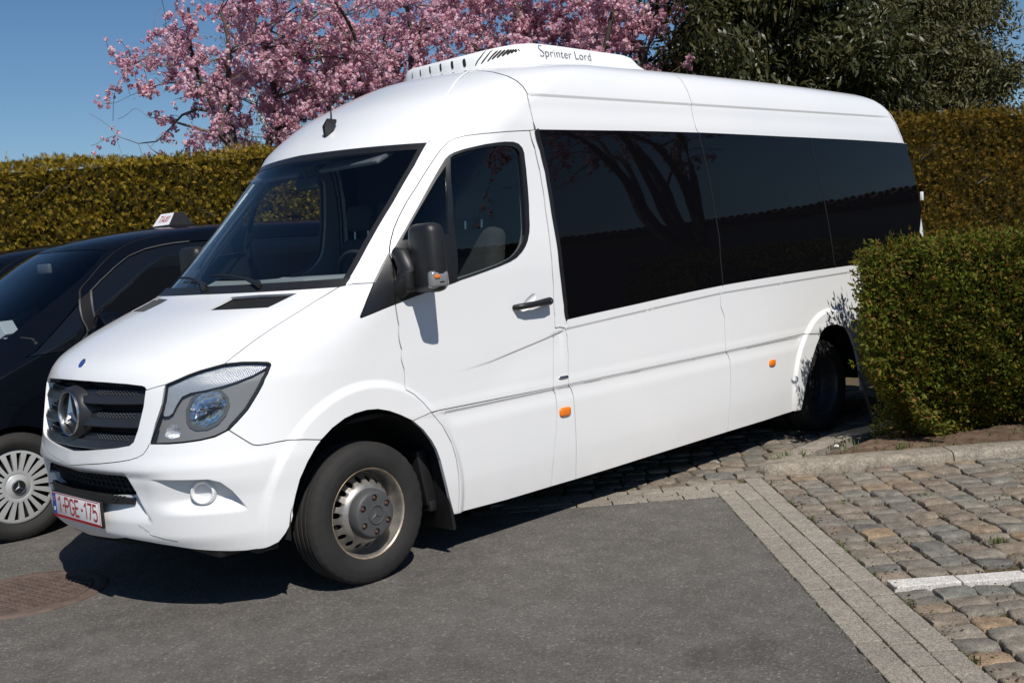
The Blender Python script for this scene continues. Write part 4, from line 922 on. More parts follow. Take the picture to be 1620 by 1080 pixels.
def tub(x, r, y0, y1):
    bm = bmesh.new(); n = 26; A = [math.radians(-2+184*i/(n-1)) for i in range(n)]
    a = [bm.verts.new((x+r*math.cos(t), y1, .345+r*math.sin(t)*.98)) for t in A]; b = [bm.verts.new((x+r*math.cos(t), y0, .345+r*math.sin(t)*.98)) for t in A]
    for i in range(n-1): bm.faces.new((a[i], a[i+1], b[i+1], b[i]))
    bm.faces.new(b)
    return bm_obj('wheel_tub', bm, 'arch_liner', minibus, True)
for s in (1, -1):
    tub(-.02, .49, .50*s, .965*s); tub(-4.42, .50, .42*s, .975*s)
bm = bmesh.new()
prism(bm, [(.78, -.62), (.92, -.3), (.95, 0), (.92, .3), (.78, .62), (.5, .72), (-.45, .50), (-.6, .88), (-3.8, .88), (-3.95, .42), (-4.9, .42), (-5.0, .88), (-6.1, .88), (-6.1, -.88), (-5.0, -.88), (-4.9, -.42), (-3.95, -.42), (-3.8, -.88), (-.6, -.88), (-.45, -.50), (.5, -.72)], .33, .46)
bm_obj('underbody', bm, 'arch_liner', minibus)
bm = bmesh.new(); box(bm, (.60, 0, .315), (.26, 1.55, .07), None, .02); box(bm, (.52, .80, .30), (.12, .10, .05), None, .01); bm_obj('valance', bm, 'black_plastic', minibus, True)
for s in (1, -1):
    bm = bmesh.new(); box(bm, (-.485, .86*s, .375), (.022, .235, .46), Matrix.Rotation(.10, 3, 'Y'), .006)
    box(bm, (-.43, .80*s, .43), (.07, .16, .30), Matrix.Rotation(.16, 3, 'Y'), .012); box(bm, (-.455, .80*s, .275), (.05, .17, .06), None, .012)
    bm_obj('mud_flap', bm, 'black_plastic', minibus, True)
# ---- side markers and small fittings
def marker(name, px, pz, w, h, m, off=.0, flat=.7, parent=minibus):
    v = vz(pz); u = u_at(v, px); pts = []
    for a in np.linspace(0, 2*math.pi, 29)[:-1]:
        c, s = math.cos(a), math.sin(a); k = (abs(c)**4+abs(s)**4)**(-.25); pts.append((u+w*c*k, v+h*s*k))
    o = []
    p = dens(pts, .01); V = []
    for sc, hh in ((1, 0), (.96, .006), (.80, .011), (.4, .0125), (.02, .013)):
        q = np.array([(u+(a-u)*sc, v+(b-v)*sc) for a, b in p]); P, _ = bus.point(q[:, 0], q[:, 1], hh+off); V.append(P)
    k = len(p); F = [(i*k+j, i*k+(j+1) % k, (i+1)*k+(j+1) % k, (i+1)*k+j) for i in range(4) for j in range(k)]
    return np_mesh(name, np.concatenate(V), F, m, parent, smooth=True)
both(marker('side_marker_lamp', -1.395, .622, .048, .027, 'orange_lens')); both(marker('side_marker_lamp', -3.595, .619, .042, .024, 'orange_lens'))
both(marker('keyhole_cover', -1.40, .818, .046, .010, 'chrome_dull', -.006))
# ---- aerial on the roof front
P, Nn = bus.point(np.array(1.40), np.array(vz(2.285)), 0); P = Vector(P)
bm = bmesh.new()
prism(bm, [(.075, 0), (.06, .018), (.0, .027), (-.07, .012), (-.085, 0), (-.07, -.012), (0, -.027), (.06, -.018)], 0, .012)
for v in bm.verts:
    if v.co.z > .006: v.co.x *= .62; v.co.y *= .45; v.co.z = .055 if v.co.x < .02 else .028
sl_ = Matrix.Rotation(.98, 4, 'Y'); bmesh.ops.transform(bm, matrix=Matrix.Translation(P) @ sl_, verts=bm.verts)
aer = bm_obj('aerial', bm, 'black_plastic', minibus, True)
bm = bmesh.new(); b0 = P+Vector((-.01, 0, .045)); tube(bm, [b0, b0+Vector((-.004, 0, .07)), b0+Vector((-.010, 0, .11)), b0+Vector((-.03, 0, .33))], [.007, .004, .002, .0015], 8); bm_obj('mast', bm, 'black_plastic', aer, True)
# ---- roof air conditioner
def ac_shell():
    half_b = [(-1.50, 0), (-1.502, .10), (-1.515, .22), (-1.545, .33), (-1.60, .41), (-1.70, .465), (-1.85, .49), (-2.1, .495), (-2.9, .475), (-3.10, .455), (-3.115, .30), (-3.12, 0)]
    full = half_b+[(x, -y) for x, y in half_b[1:-1]][::-1]
    def top(x, y):
        z = np.interp(x, [-3.12, -3.06, -2.98, -2.90, -2.82, -2.1, -1.92, -1.78, -1.68, -1.60, -1.52], [2.71, 2.73, 2.755, 2.80, 2.812, 2.822, 2.822, 2.806, 2.785, 2.765, 2.745])
        return z-.12*max(0, abs(y)-.28)**1.5
    D = np.array(dens(full, .025)); V = []; lev = [(1.0, None), (1.0, .30), (.992, .60), (.975, .84), (.95, .95), (.91, 1.0), (.80, 1.0), (.6, 1.0), (.3, 1.0), (.02, 1.0)]
    for sc, t in lev:
        for x, y in D:
            X, Y = -2.3+(x+2.3)*(1-(1-sc)*(.45 if sc > .85 else 1)), y*sc
            zt = top(X, Y)
            V.append((X, Y, 2.55 if t is None else 2.64+(zt-2.64)*t))
    k = len(D); n = len(lev); F = [(i*k+j, i*k+(j+1) % k, (i+1)*k+(j+1) % k, (i+1)*k+j) for i in range(n-1) for j in range(k)]
    o = np_mesh('roof_air_conditioner', V, F, 'roof_white', minibus, smooth=True); o.data.set_sharp_from_angle(angle=math.radians(38)); return o
ac = ac_shell()
from mathutils.bvhtree import BVHTree
_bv = BVHTree.FromObject(ac, bpy.context.evaluated_depsgraph_get())
def ac_slot(a, b, wd):
    """dark slot between two points near the shell, laid on its surface."""
    A = Vector(a); B_ = Vector(b); P = []; NV = []
    for t in np.linspace(0, 1, 7):
        p, n, _, _ = _bv.find_nearest(A.lerp(B_, t)); P.append(p+n*.0022); NV.append(n)
    bm = bmesh.new(); T = (P[-1]-P[0]).normalized(); lo = []; hi = []
    for i, (p, n) in enumerate(zip(P, NV)):
        s = n.cross(T).normalized(); k = wd*(.55 if i in (0, 6) else 1); lo.append(bm.verts.new(p+s*k)); hi.append(bm.verts.new(p-s*k))
    for i in range(6): bm.faces.new((lo[i], lo[i+1], hi[i+1], hi[i]))
    bm_obj('vent_slot', bm, 'seal_black', ac)
for i in range(10):                                        # slots on the flank, each shorter than the last
    t = i/9; x = -1.56-.215*t; L = .105*(1-t)**.9+.006
    yy = float(np.interp(-x, [1.50, 1.545, 1.60, 1.70, 1.85], [.10, .33, .41, .465, .49])); zc = 2.715+.045*t
    ac_slot((x+L*.42, yy-L*.2, zc-L*.36), (x-L*.42, yy+L*.08, zc+L*.36), .0035+.005*t)
for i in range(6):
    y = .26-.10*i; L = .050-.002*i; ac_slot((-1.49, y, 2.705-L*.5), (-1.50, y-.012, 2.705+L*.6), .011-.0015*i)
def _bend(o):
    me = o.data
    for v in me.vertices:
        w = Vector(v.co); p, n, _, _ = _bv.find_nearest(w)
        v.co = p+n*.0035
tx = text_mesh('lettering', 'printer Lord', .078, 'text_dark', ac, frame_mat((-1.985, .49, 2.752), (-1, -.02, .006), (0, -.35, 1)), align='LEFT', sx=1.1, depth=0, space=1.05, offset=-.001); _bend(tx)
tx = text_mesh('lettering', 'S', .118, 'text_dark', ac, frame_mat((-1.932, .49, 2.760), (-1, -.02, .006), (0, -.35, 1)), align='LEFT', sx=1.0, depth=0, offset=-.003); _bend(tx)
# ---- drip rails from the windscreen corners over the roof
for s in (1, -1):
    a = np.array(FE['windscreen'][19]) if False else None
dr_l = [(FE['cab'][13][0]-.012, FE['cab'][13][1]+.006), (.53, 2.24), (.63, 2.36), (.73, 2.47), (.84, 2.56), (.93, 2.63)]
both(band('drip_rail', bus, dr_l, .014, .004, 'roof_white', minibus))
# ---- door mirrors
def door_mirror():
    bm = bmesh.new(); vs_ = box(bm, (0, 0, 0), (.115, .215, .335), None, .045, 4)
    for v in bm.verts:
        t = v.co.z/.17; v.co.y *= 1.0-.10*max(0, t); v.co.x += -.10*v.co.y*(v.co.y > 0)
        if v.co.x > 0: v.co.x *= 1.0-.25*abs(v.co.y)/.11*.6
    bmesh.ops.rotate(bm, cent=(0, 0, 0), matrix=Matrix.Rotation(math.radians(-9), 3, 'Z'), verts=bm.verts)
    bmesh.ops.translate(bm, vec=(-.345, 1.112, 1.553), verts=bm.verts)
    o = bm_obj('door_mirror', bm, 'black_plastic', minibus, True, 60)
    bm = bmesh.new(); tube(bm, [(-.275, .955, 1.40), (-.285, 1.0, 1.43), (-.295, 1.02, 1.50), (-.29, .995, 1.575), (-.28, .955, 1.59)], [.05, .05, .048, .045, .03], 12)
    box(bm, (-.30, 1.01, 1.46), (.085, .09, .14), None, .03, 3); bm_obj('mirror_arm', bm, 'black_plastic', o, True, 60)
    bm = bmesh.new(); vs_ = box(bm, (-.337, 1.190, 1.447), (.108, .058, .088), Matrix.Rotation(math.radians(-9), 3, 'Z'), .022, 3)
    for v in bm.verts:
        if v.co.z > 1.45 and v.co.y < 1.175: v.co.z -= .05
    bm_obj('indicator_lens', bm, 'lens_grey', o, True, 60)
    bm = bmesh.new(); box(bm, (-.312, 1.214, 1.462), (.03, .016, .016), Matrix.Rotation(math.radians(-9), 3, 'Z'), .003); bm_obj('indicator_bulb', bm, 'orange_lens', o, True)
    bm = bmesh.new(); box(bm, (-.405, 1.105, 1.565), (.006, .16, .25), Matrix.Rotation(math.radians(-9), 3, 'Z'), .002); bm_obj('mirror_glass', bm, 'chrome', o, True)
    return o
dm = door_mirror(); c = mir(dm)
for ch in list(dm.children):
    k = ch.copy(); COL.objects.link(k); k.parent = c
# ---- wheels
def ann_mesh(name, r0, r1, holes, fn, m, parent, flip_lip=.0, ring_r=(), nseg=96, wall=.012):
    outer = [(r1*math.cos(a), r1*math.sin(a)) for a in np.arange(nseg)*2*math.pi/nseg]; pts = list(outer); edges = [(i, (i+1) % nseg) for i in range(nseg)]; loops = [outer]; hl_ = list(holes)
    if r0 > 0: hl_.append([(r0*math.cos(a), r0*math.sin(a)) for a in np.arange(nseg)*2*math.pi/nseg])
    for h in hl_:
        k = len(pts); pts += h; edges += [(k+i, k+(i+1) % len(h)) for i in range(len(h))]
    for rr_ in ring_r:
        C_ = np.array(circ2(0, 0, rr_, nseg)); k_ = np.ones(len(C_), bool)
        for h in holes: k_ &= ~inside(C_, inset(h, -.0015) if area2(h) > 0 else inset(h, -.0015))
        pts += [tuple(q) for q in C_[k_]]
    vc, ec, fc, *_ = delaunay_2d_cdt([Vector(p) for p in pts], edges, [], 0, 1e-7)
    P = np.array([tuple(v) for v in vc]); T = np.array([f for f in fc if len(f) == 3]); cen = P[T].mean(1); ok = inside(cen, outer)
    for h in hl_: ok &= ~inside(cen, h)
    T = T[ok]; a = P[T]; ar = (a[:, 1, 0]-a[:, 0, 0])*(a[:, 2, 1]-a[:, 0, 1])-(a[:, 2, 0]-a[:, 0, 0])*(a[:, 1, 1]-a[:, 0, 1]); T = T[np.abs(ar) > 1e-10]; ar = ar[np.abs(ar) > 1e-10]; T[ar > 0] = T[ar > 0][:, ::-1]
    r = np.linalg.norm(P, axis=1); y = np.array([fn(q) for q in r]); V = np.stack([P[:, 0], y, P[:, 1]], 1); n = len(V)
    key = set(map(tuple, np.concatenate([T[:, [0, 1]], T[:, [1, 2]], T[:, [2, 0]]]).tolist())); Q = []
    V = np.concatenate([V, V-[0, wall, 0]])
    for i, j in key:
        if (j, i) not in key: Q += [(j, i, i+n), (j, i+n, j+n)]
    F = np.concatenate([T, np.array(Q)]); sm = np.zeros(len(F), bool); sm[:len(T)] = True
    o = np_mesh(name, V, F, m, parent); o.data.polygons.foreach_set('use_smooth', sm); o.data.set_sharp_from_angle(angle=math.radians(50)); return o
def circ2(cx, cy, r, n=18): return [(cx+r*math.cos(a), cy+r*math.sin(a)) for a in np.arange(n)*2*math.pi/n]
def tyre_obj(name, R, rb, wd, parent):
    """wheel mesh = the tyre; tread blocks cut by grooves."""
    h = wd/2; prof = [(rb, -h*.86), (rb+.02, -h*1.0), (rb+(R-rb)*.55, -h*1.06), (R-.022, -h*.98), (R-.006, -h*.86)]
    for g in (-.55, -.19, .19, .55): prof += [(R, g*h*.98-.0085), (R-.0065, g*h*.98-.006), (R-.0065, g*h*.98+.006), (R, g*h*.98+.0085)]
    prof += [(R-.006, h*.86), (R-.016, h*.95), (R-.024, h*.975), (R-.027, h*.998), (rb+(R-rb)*.62, h*1.05), (rb+(R-rb)*.55, h*1.055), (rb+(R-rb)*.535, h*1.063), (rb+(R-rb)*.36, h*1.05), (rb+.024, h*1.0), (rb+.008, h*.93), (rb-.002, h*.86)]
    bm = bmesh.new(); rings = lathe(bm, prof, 120, 'Y')
    for i, ring in enumerate(rings):                         # shoulder sipes
        if R-.03 < prof[i][0] <= R-.004 and abs(prof[i][1]) > h*.8:
            for k, v in enumerate(ring):
                if k % 3 == 0:
                    s = 1-.010; v.co.x *= s; v.co.z *= s
    return bm_obj(name, bm, 'rubber', parent, True, 35)
def steel_wheel(loc, rz, deep, parent, R=.345):
    w = tyre_obj('wheel', R, .221, .195, parent); w.location = loc; w.rotation_euler = (0, 0, rz)
    s = -1 if deep else 1
    bm = bmesh.new()
    lathe(bm, [(.2215, .074), (.2235, .082), (.220, .086), (.2145, .084), (.210, .074), (.206, .035), (.203, .0), (.196, -.012 if not deep else -.05), (.188, -.012 if not deep else -.06), (.17, -.05 if not deep else -.09)], 96, 'Y', mi=[1, 1, 1, 0, 0, 0, 0, 0, 0])
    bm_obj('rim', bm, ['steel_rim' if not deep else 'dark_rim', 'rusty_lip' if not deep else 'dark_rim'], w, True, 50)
    if deep: fn = lambda r: float(np.interp(r, [.10, .135, .19], [-.075, -.07, -.045]))
    else: fn = lambda r: float(np.interp(r, [.10, .118, .128, .142, .168, .184, .192], [.083, .083, .079, .068, .030, .004, -.008]))
    holes = [circ2(.1625*math.cos(a), .1625*math.sin(a), .0148) for a in (np.arange(18)+.3)*2*math.pi/18]
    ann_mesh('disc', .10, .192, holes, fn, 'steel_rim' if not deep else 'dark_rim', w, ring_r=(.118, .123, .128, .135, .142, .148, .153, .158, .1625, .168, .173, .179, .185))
    bm = bmesh.new(); lathe(bm, [(.19, -.075), (.05, -.08), (.0, -.08)], 40, 'Y'); bm_obj('brake_drum', bm, 'arch_liner', w)
    yc = .136 if not deep else -.055
    lug = [circ2(.083*math.cos(a), .083*math.sin(a), .0165) for a in (np.arange(6)+.5)*math.pi/3]
    cap = ann_mesh('hub_cap', 0, .1145, lug, lambda r: yc+float(np.interp(r, [0, .04, .10, .108, .1145], [.002, .002, .0, -.003, -.010])), 'cap_grey', w, wall=.001, ring_r=(.04, .06, .07, .083, .096, .104, .109))
    bm = bmesh.new(); lathe(bm, [(.1145, yc-.010), (.120, yc-.022), (.1225, yc-.04), (.1225, yc-.075)], 64, 'Y'); bm_obj('cap_side', bm, 'cap_grey', w, True)
    for a in (np.arange(6)+.5)*math.pi/3:
        bm = bmesh.new(); lathe(bm, [(.0165, yc), (.0155, yc-.018), (.0, yc-.018)], 16, 'Y', (.083*math.cos(a), 0, .083*math.sin(a))); bm_obj('lug_recess', bm, 'seal_black', w, True)
    for a in (np.arange(6)+.5)*math.pi/3:
        bm = bmesh.new(); lathe(bm, [(.0105, yc-.018), (.0105, yc-.004), (.008, yc-.002), (.0, yc-.002)], 6, 'Y', (.083*math.cos(a), 0, .083*math.sin(a))); bm_obj('wheel_nut', bm, 'lug_rust', w)
    if not deep:
        M_ = frame_mat((0, yc+.002, 0), (-1, 0, 0), (0, 0, 1)); bm = bmesh.new(); star(bm, M_, .038, w=.2, h=.005, ring=.046, rw=.12); bm_obj('cap_star', bm, 'cap_grey', w, True, 20)
    return w
fw_ = steel_wheel((0, .852, .345), 0, False, minibus)
c = copy_tree(fw_, minibus); c.location = (0, -.852, .345); c.rotation_euler = (0, 0, math.pi)
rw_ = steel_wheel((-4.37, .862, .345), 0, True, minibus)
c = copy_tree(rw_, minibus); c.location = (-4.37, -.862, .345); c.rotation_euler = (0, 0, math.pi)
for s in (1, -1):
    w2 = tyre_obj('inner_wheel', .345, .221, .195, minibus); w2.location = (-4.37, .63*s, .345)
# ---- cab interior
bm = bmesh.new()
prism(bm, [(-.06, -.74), (.08, -.55), (.17, 0), (.08, .55), (-.06, .74), (-.25, .80), (-.42, .80), (-.42, -.80), (-.25, -.80)], 1.02, 1.432)
for v in bm.verts:
    if v.co.z > 1.2 and v.co.x < -.2: v.co.z -= .06
dash = bm_obj('dashboard', bm, 'dash_grey', minibus)
bm = bmesh.new()
for s in (1, -1): tube(bm, [(.10, .20*s-.1, 1.44), (-.10, .34*s-.1, 1.475), (-.32, .30*s-.1, 1.47)], [.02, .03, .02], 8)
box(bm, (-.12, .40, 1.462), (.35, .50, .075), None, .03, 3)
bm_obj('instrument_hood', bm, 'dash_pale', dash, True)
bm = bmesh.new()
pts = [(-.50+.07*math.cos(a), .42+.205*math.sin(a), 1.42+.19*math.cos(a)) for a in np.linspace(0, 2*math.pi, 33)]; tube(bm, pts, .014, 8, False)
for a in (0.0, 2.3, 4.0): tube(bm, [(-.48, .42, 1.42), (-.50+.07*math.cos(a), .42+.205*math.sin(a), 1.42+.19*math.cos(a))], .012, 6)
tube(bm, [(-.49, .42, 1.42), (-.36, .42, 1.34)], .03, 8); bm_obj('steering_wheel', bm, 'interior_dark', dash, True)
bm = bmesh.new(); box(bm, (-.10, -.50, 1.445), (.20, .30, .012), Matrix.Rotation(.2, 3, 'Z')); bm_obj('paper', bm, 'paper_white', dash)
for y in (.45, -.30, -.62):
    bm = bmesh.new(); box(bm, (-.95, y, .98), (.52, .46 if y > 0 else .32, .16), None, .05, 3); seat = bm_obj('seat', bm, 'seat_cloth', minibus, True)
    bm = bmesh.new(); box(bm, (-1.25, y, 1.36), (.14, .46 if y > 0 else .32, .68), Matrix.Rotation(-.17, 3, 'Y'), .055, 3); bm_obj('seat_back', bm, 'seat_cloth', seat, True)
    bm = bmesh.new(); box(bm, (-1.32, y, 1.83), (.09, .26, .17), Matrix.Rotation(-.12, 3, 'Y'), .035, 3)
    bm_obj('headrest', bm, 'seat_cloth', seat, True)
    bm = bmesh.new()
    for d in (-.07, .07): tube(bm, [(-1.30, y+d, 1.66), (-1.31, y+d, 1.78)], .006, 6)
    bm_obj('headrest_post', bm, 'chrome_dull', seat, True)
bm = bmesh.new(); box(bm, (-1.47, 0, 1.45), (.02, 1.66, 1.7)); box(bm, (-.6, 0, .80), (1.8, 1.70, .04)); bm_obj('bulkhead', bm, 'interior_dark', minibus)
bm = bmesh.new(); tube(bm, [(-.45, .0, 2.10), (-.47, 0, 2.04)], .008, 6); box(bm, (-.48, 0, 2.01), (.03, .22, .07), None, .015); bm_obj('interior_mirror', bm, 'interior_dark', minibus, True)
bm = bmesh.new()
for s in (1, -1): box(bm, (-.62, .36*s, 2.13), (.30, .52, .025), Matrix.Rotation(.45, 3, 'Y'), .01)
bm_obj('sun_visor', bm, 'dash_grey', minibus, True)
# ---------------------------------------------------------------- ground: asphalt, paver strips, cobbles, kerbs, bed
GO = np.array([-2.23, 1.43]); GA = np.array([.7002, .7139]); GN = np.array([-.7139, .7002])
def gp(a, n, z=0.0):
    p = GO+GA*a+GN*n
    return (float(p[0]), float(p[1]), z)
def asphalt_mat():
    m, nt, b = _new('asphalt'); tc = N(nt, 'ShaderNodeTexCoord')
    def tex(t, **k):
        n = N(nt, t, **k); nt.links.new(tc.outputs['Object'], n.inputs['Vector']); return n
    big = tex('ShaderNodeTexNoise', i_Scale=.9, i_Detail=6.0, i_Roughness=.6); mid = tex('ShaderNodeTexNoise', i_Scale=7.0, i_Detail=5.0)
    grain = tex('ShaderNodeTexVoronoi', i_Scale=115.0); fine = tex('ShaderNodeTexNoise', i_Scale=420.0, i_Detail=2.0)
    r = ramp(nt, big.outputs['Fac'], [(.28, (.126, .116, .103)), (.72, (.180, .167, .150))])
    rm = ramp(nt, mid.outputs['Fac'], [(.35, (.86, .86, .86)), (.7, (1.1, 1.1, 1.1))])
    mx = N(nt, 'ShaderNodeMix', data_type='RGBA', blend_type='MULTIPLY'); mx.inputs['Factor'].default_value = 1; nt.links.new(r.outputs[0], mx.inputs['A']); nt.links.new(rm.outputs[0], mx.inputs['B'])
    sp = N(nt, 'ShaderNodeSeparateColor'); nt.links.new(grain.outputs['Color'], sp.inputs[0])
    rg = ramp(nt, sp.outputs[0], [(0, (.68, .68, .68)), (.55, (.95, .95, .95)), (.88, (1.12, 1.11, 1.10)), (.96, (1.5, 1.48, 1.42)), (1, (2.1, 2.05, 1.95))])
    mx2 = N(nt, 'ShaderNodeMix', data_type='RGBA', blend_type='MULTIPLY'); mx2.inputs['Factor'].default_value = .85; nt.links.new(mx.outputs['Result'], mx2.inputs['A']); nt.links.new(rg.outputs[0], mx2.inputs['B'])
    ck = N(nt, 'ShaderNodeTexVoronoi', i_Scale=.85); ck.feature = 'DISTANCE_TO_EDGE'; wob = N(nt, 'ShaderNodeMix', data_type='VECTOR'); wob.inputs['Factor'].default_value = .10
    nt.links.new(tc.outputs['Object'], wob.inputs['A']); nt.links.new(mid.outputs['Color'], wob.inputs['B']); nt.links.new(wob.outputs['Result'], ck.inputs['Vector'])
    rc_ = ramp(nt, ck.outputs['Distance'], [(0, (.62, .62, .62)), (.0045, (1, 1, 1))]); gate = ramp(nt, big.outputs['Fac'], [(.52, (0, 0, 0)), (.60, (1, 1, 1))])
    mk = N(nt, 'ShaderNodeMix', data_type='RGBA', blend_type='MULTIPLY'); nt.links.new(gate.outputs[0], mk.inputs['Factor']); nt.links.new(mx2.outputs['Result'], mk.inputs['A']); nt.links.new(rc_.outputs[0], mk.inputs['B'])
    # old oil stains
    prev = mk.outputs['Result']
    for (x, y, rx, ry, s) in ((1.06, -1.20, .17, .10, .55), (-.2, 2.9, .5, .3, .82), (.9, 1.9, .35, .25, .86)):
        mp = N(nt, 'ShaderNodeMapping'); mp.inputs['Location'].default_value = (-x/rx, -y/ry, 0); mp.inputs['Scale'].default_value = (1/rx, 1/ry, 0); nt.links.new(tc.outputs['Object'], mp.inputs['Vector'])
        ln = N(nt, 'ShaderNodeVectorMath', operation='LENGTH'); nt.links.new(mp.outputs[0], ln.inputs[0])
        ad = N(nt, 'ShaderNodeMath', operation='ADD'); nt.links.new(ln.outputs['Value'], ad.inputs[0]); sm_ = N(nt, 'ShaderNodeMath', operation='MULTIPLY', n_1=.9); nt.links.new(mid.outputs['Fac'], sm_.inputs[0]); nt.links.new(sm_.outputs[0], ad.inputs[1])
        rs = ramp(nt, ad.outputs[0], [(.85, (s, s, s)), (1.0, (1, 1, 1))]); rs.color_ramp.elements[0].position = .80
        mm = N(nt, 'ShaderNodeMix', data_type='RGBA', blend_type='MULTIPLY'); mm.inputs['Factor'].default_value = 1; nt.links.new(prev, mm.inputs['A']); nt.links.new(rs.outputs[0], mm.inputs['B']); prev = mm.outputs['Result']
    nt.links.new(prev, b.inputs['Base Color']); b.inputs['Roughness'].default_value = .86; b.inputs['Specular IOR Level'].default_value = .3
    h = N(nt, 'ShaderNodeMath', operation='ADD'); nt.links.new(grain.outputs['Distance'], h.inputs[0]); nt.links.new(fine.outputs['Fac'], h.inputs[1])
    bp = N(nt, 'ShaderNodeBump', i_Strength=.8, i_Distance=.006); nt.links.new(h.outputs[0], bp.inputs['Height']); nt.links.new(bp.outputs[0], b.inputs['Normal'])
asphalt_mat()
def stone_mat(name, cols, speck=.5, sc=160, rough=.85, bump=.5, per_object=True, patch=.3):
    m, nt, b = _new(name); tc = N(nt, 'ShaderNodeTexCoord'); g = N(nt, 'ShaderNodeNewGeometry')
    ob = N(nt, 'ShaderNodeObjectInfo')
    src = ob.outputs['Random'] if per_object else g.outputs['Random Per Island']
    r = ramp(nt, src, [(i/(len(cols)-1), c) for i, c in enumerate(cols)])
    n1 = N(nt, 'ShaderNodeTexNoise', i_Scale=14.0, i_Detail=6.0); nt.links.new(g.outputs['Position'], n1.inputs['Vector'])
    r1 = ramp(nt, n1.outputs['Fac'], [(.3, (1-patch,)*3), (.7, (1+patch*.7,)*3)])
    v = N(nt, 'ShaderNodeTexVoronoi', i_Scale=float(sc)); nt.links.new(g.outputs['Position'], v.inputs['Vector'])
    sp = N(nt, 'ShaderNodeSeparateColor'); nt.links.new(v.outputs['Color'], sp.inputs[0])
    r2 = ramp(nt, sp.outputs[0], [(0, (1-speck,)*3), (.5, (1,)*3), (1, (1+speck,)*3)])
    prev = r.outputs[0]
    for q in (r1, r2):
        mx = N(nt, 'ShaderNodeMix', data_type='RGBA', blend_type='MULTIPLY'); mx.inputs['Factor'].default_value = 1; nt.links.new(prev, mx.inputs['A']); nt.links.new(q.outputs[0], mx.inputs['B']); prev = mx.outputs['Result']
    nt.links.new(prev, b.inputs['Base Color']); b.inputs['Roughness'].default_value = rough; b.inputs['Specular IOR Level'].default_value = .3
    bp = N(nt, 'ShaderNodeBump', i_Strength=bump, i_Distance=.004); nt.links.new(n1.outputs['Fac'], bp.inputs['Height'])
    bp2 = N(nt, 'ShaderNodeBump', i_Strength=bump*.6, i_Distance=.002); nt.links.new(v.outputs['Distance'], bp2.inputs['Height']); nt.links.new(bp.outputs[0], bp2.inputs['Normal']); nt.links.new(bp2.outputs[0], b.inputs['Normal'])
stone_mat('paver_concrete', [(.235, .208, .170), (.275, .245, .200), (.25, .222, .182), (.295, .262, .215)], .38, 190, .9, .35, patch=.12)
stone_mat('kerb_concrete', [(.235, .205, .165), (.27, .24, .195), (.25, .215, .17)], .32, 120, .92, .6, patch=.28)
CB = [(0.198, 0.172, 0.137), (0.216, 0.171, 0.128), (0.158, 0.156, 0.137), (0.24, 0.189, 0.139), (0.17, 0.166, 0.144), (0.19, 0.146, 0.109), (0.252, 0.219, 0.171), (0.13, 0.124, 0.111), (0.206, 0.17, 0.129), (0.182, 0.172, 0.145), (0.276, 0.191, 0.116)]
stone_mat('cobble_stone', CB, .30, 200, .72, 1.0, patch=.34); stone_mat('cobble_stone_far', CB, .30, 200, .72, 1.0, per_object=False, patch=.34)
stone_mat('white_stone', [(.52, .49, .45), (.58, .55, .50), (.50, .47, .43)], .35, 220, .8, .3, patch=.08)
def soil_mat(name, c0, c1, c2, sc=9):
    m, nt, b = _new(name); g = N(nt, 'ShaderNodeNewGeometry')
    n1 = N(nt, 'ShaderNodeTexNoise', i_Scale=float(sc), i_Detail=8.0, i_Roughness=.7); nt.links.new(g.outputs['Position'], n1.inputs['Vector'])
    r = ramp(nt, n1.outputs['Fac'], [(.3, c0), (.5, c1), (.68, c2)]); nt.links.new(r.outputs[0], b.inputs['Base Color']); b.inputs['Roughness'].default_value = .95; b.inputs['Specular IOR Level'].default_value = .1
    n2 = N(nt, 'ShaderNodeTexNoise', i_Scale=90.0, i_Detail=5.0); nt.links.new(g.outputs['Position'], n2.inputs['Vector'])
    bp = N(nt, 'ShaderNodeBump', i_Strength=.8, i_Distance=.012); nt.links.new(n2.outputs['Fac'], bp.inputs['Height']); nt.links.new(bp.outputs[0], b.inputs['Normal'])
soil_mat('joint_soil', (.075, .055, .038), (.13, .095, .065), (.075, .075, .022), 6)
soil_mat('bed_soil', (.07, .048, .034), (.135, .092, .064), (.20, .142, .098), 7)
soil_mat('grass_ground', (.04, .05, .015), (.06, .07, .02), (.09, .075, .03), 3)

def sheet(name, poly, z, m, kind='structure'):
    bm = bmesh.new(); vs_ = [bm.verts.new((x, y, z)) for x, y in poly]; bm.faces.new(vs_)
    if bm.faces[:] and bm.faces[:][0].normal.z < 0: bmesh.ops.reverse_faces(bm, faces=bm.faces)
    me = bpy.data.meshes.new(name); bm.to_mesh(me); bm.free(); o = link(name, me, m); tag(o, kind=kind); return o
sheet('ground', [(-250, -250), (250, -250), (250, 250), (-250, 250)], -.060, 'grass_ground')
# asphalt yard: everything on the near side of the strips
def xy(*q): return gp(*q)[:2]
_rw = random.Random(8); _w = lambda: _rw.gauss(0, .0045)-.001
asph = [xy(k*.05, _w()) for k in range(0, 180)]+[xy(9, 0), xy(26, 0), xy(26, -30), xy(-30, -30), xy(-30, -1.55), xy(0, -1.55)]+[xy(_w(), -1.5+k*.05) for k in range(0, 30)]
yard = sheet('asphalt_yard', asph, 0.0, 'asphalt')
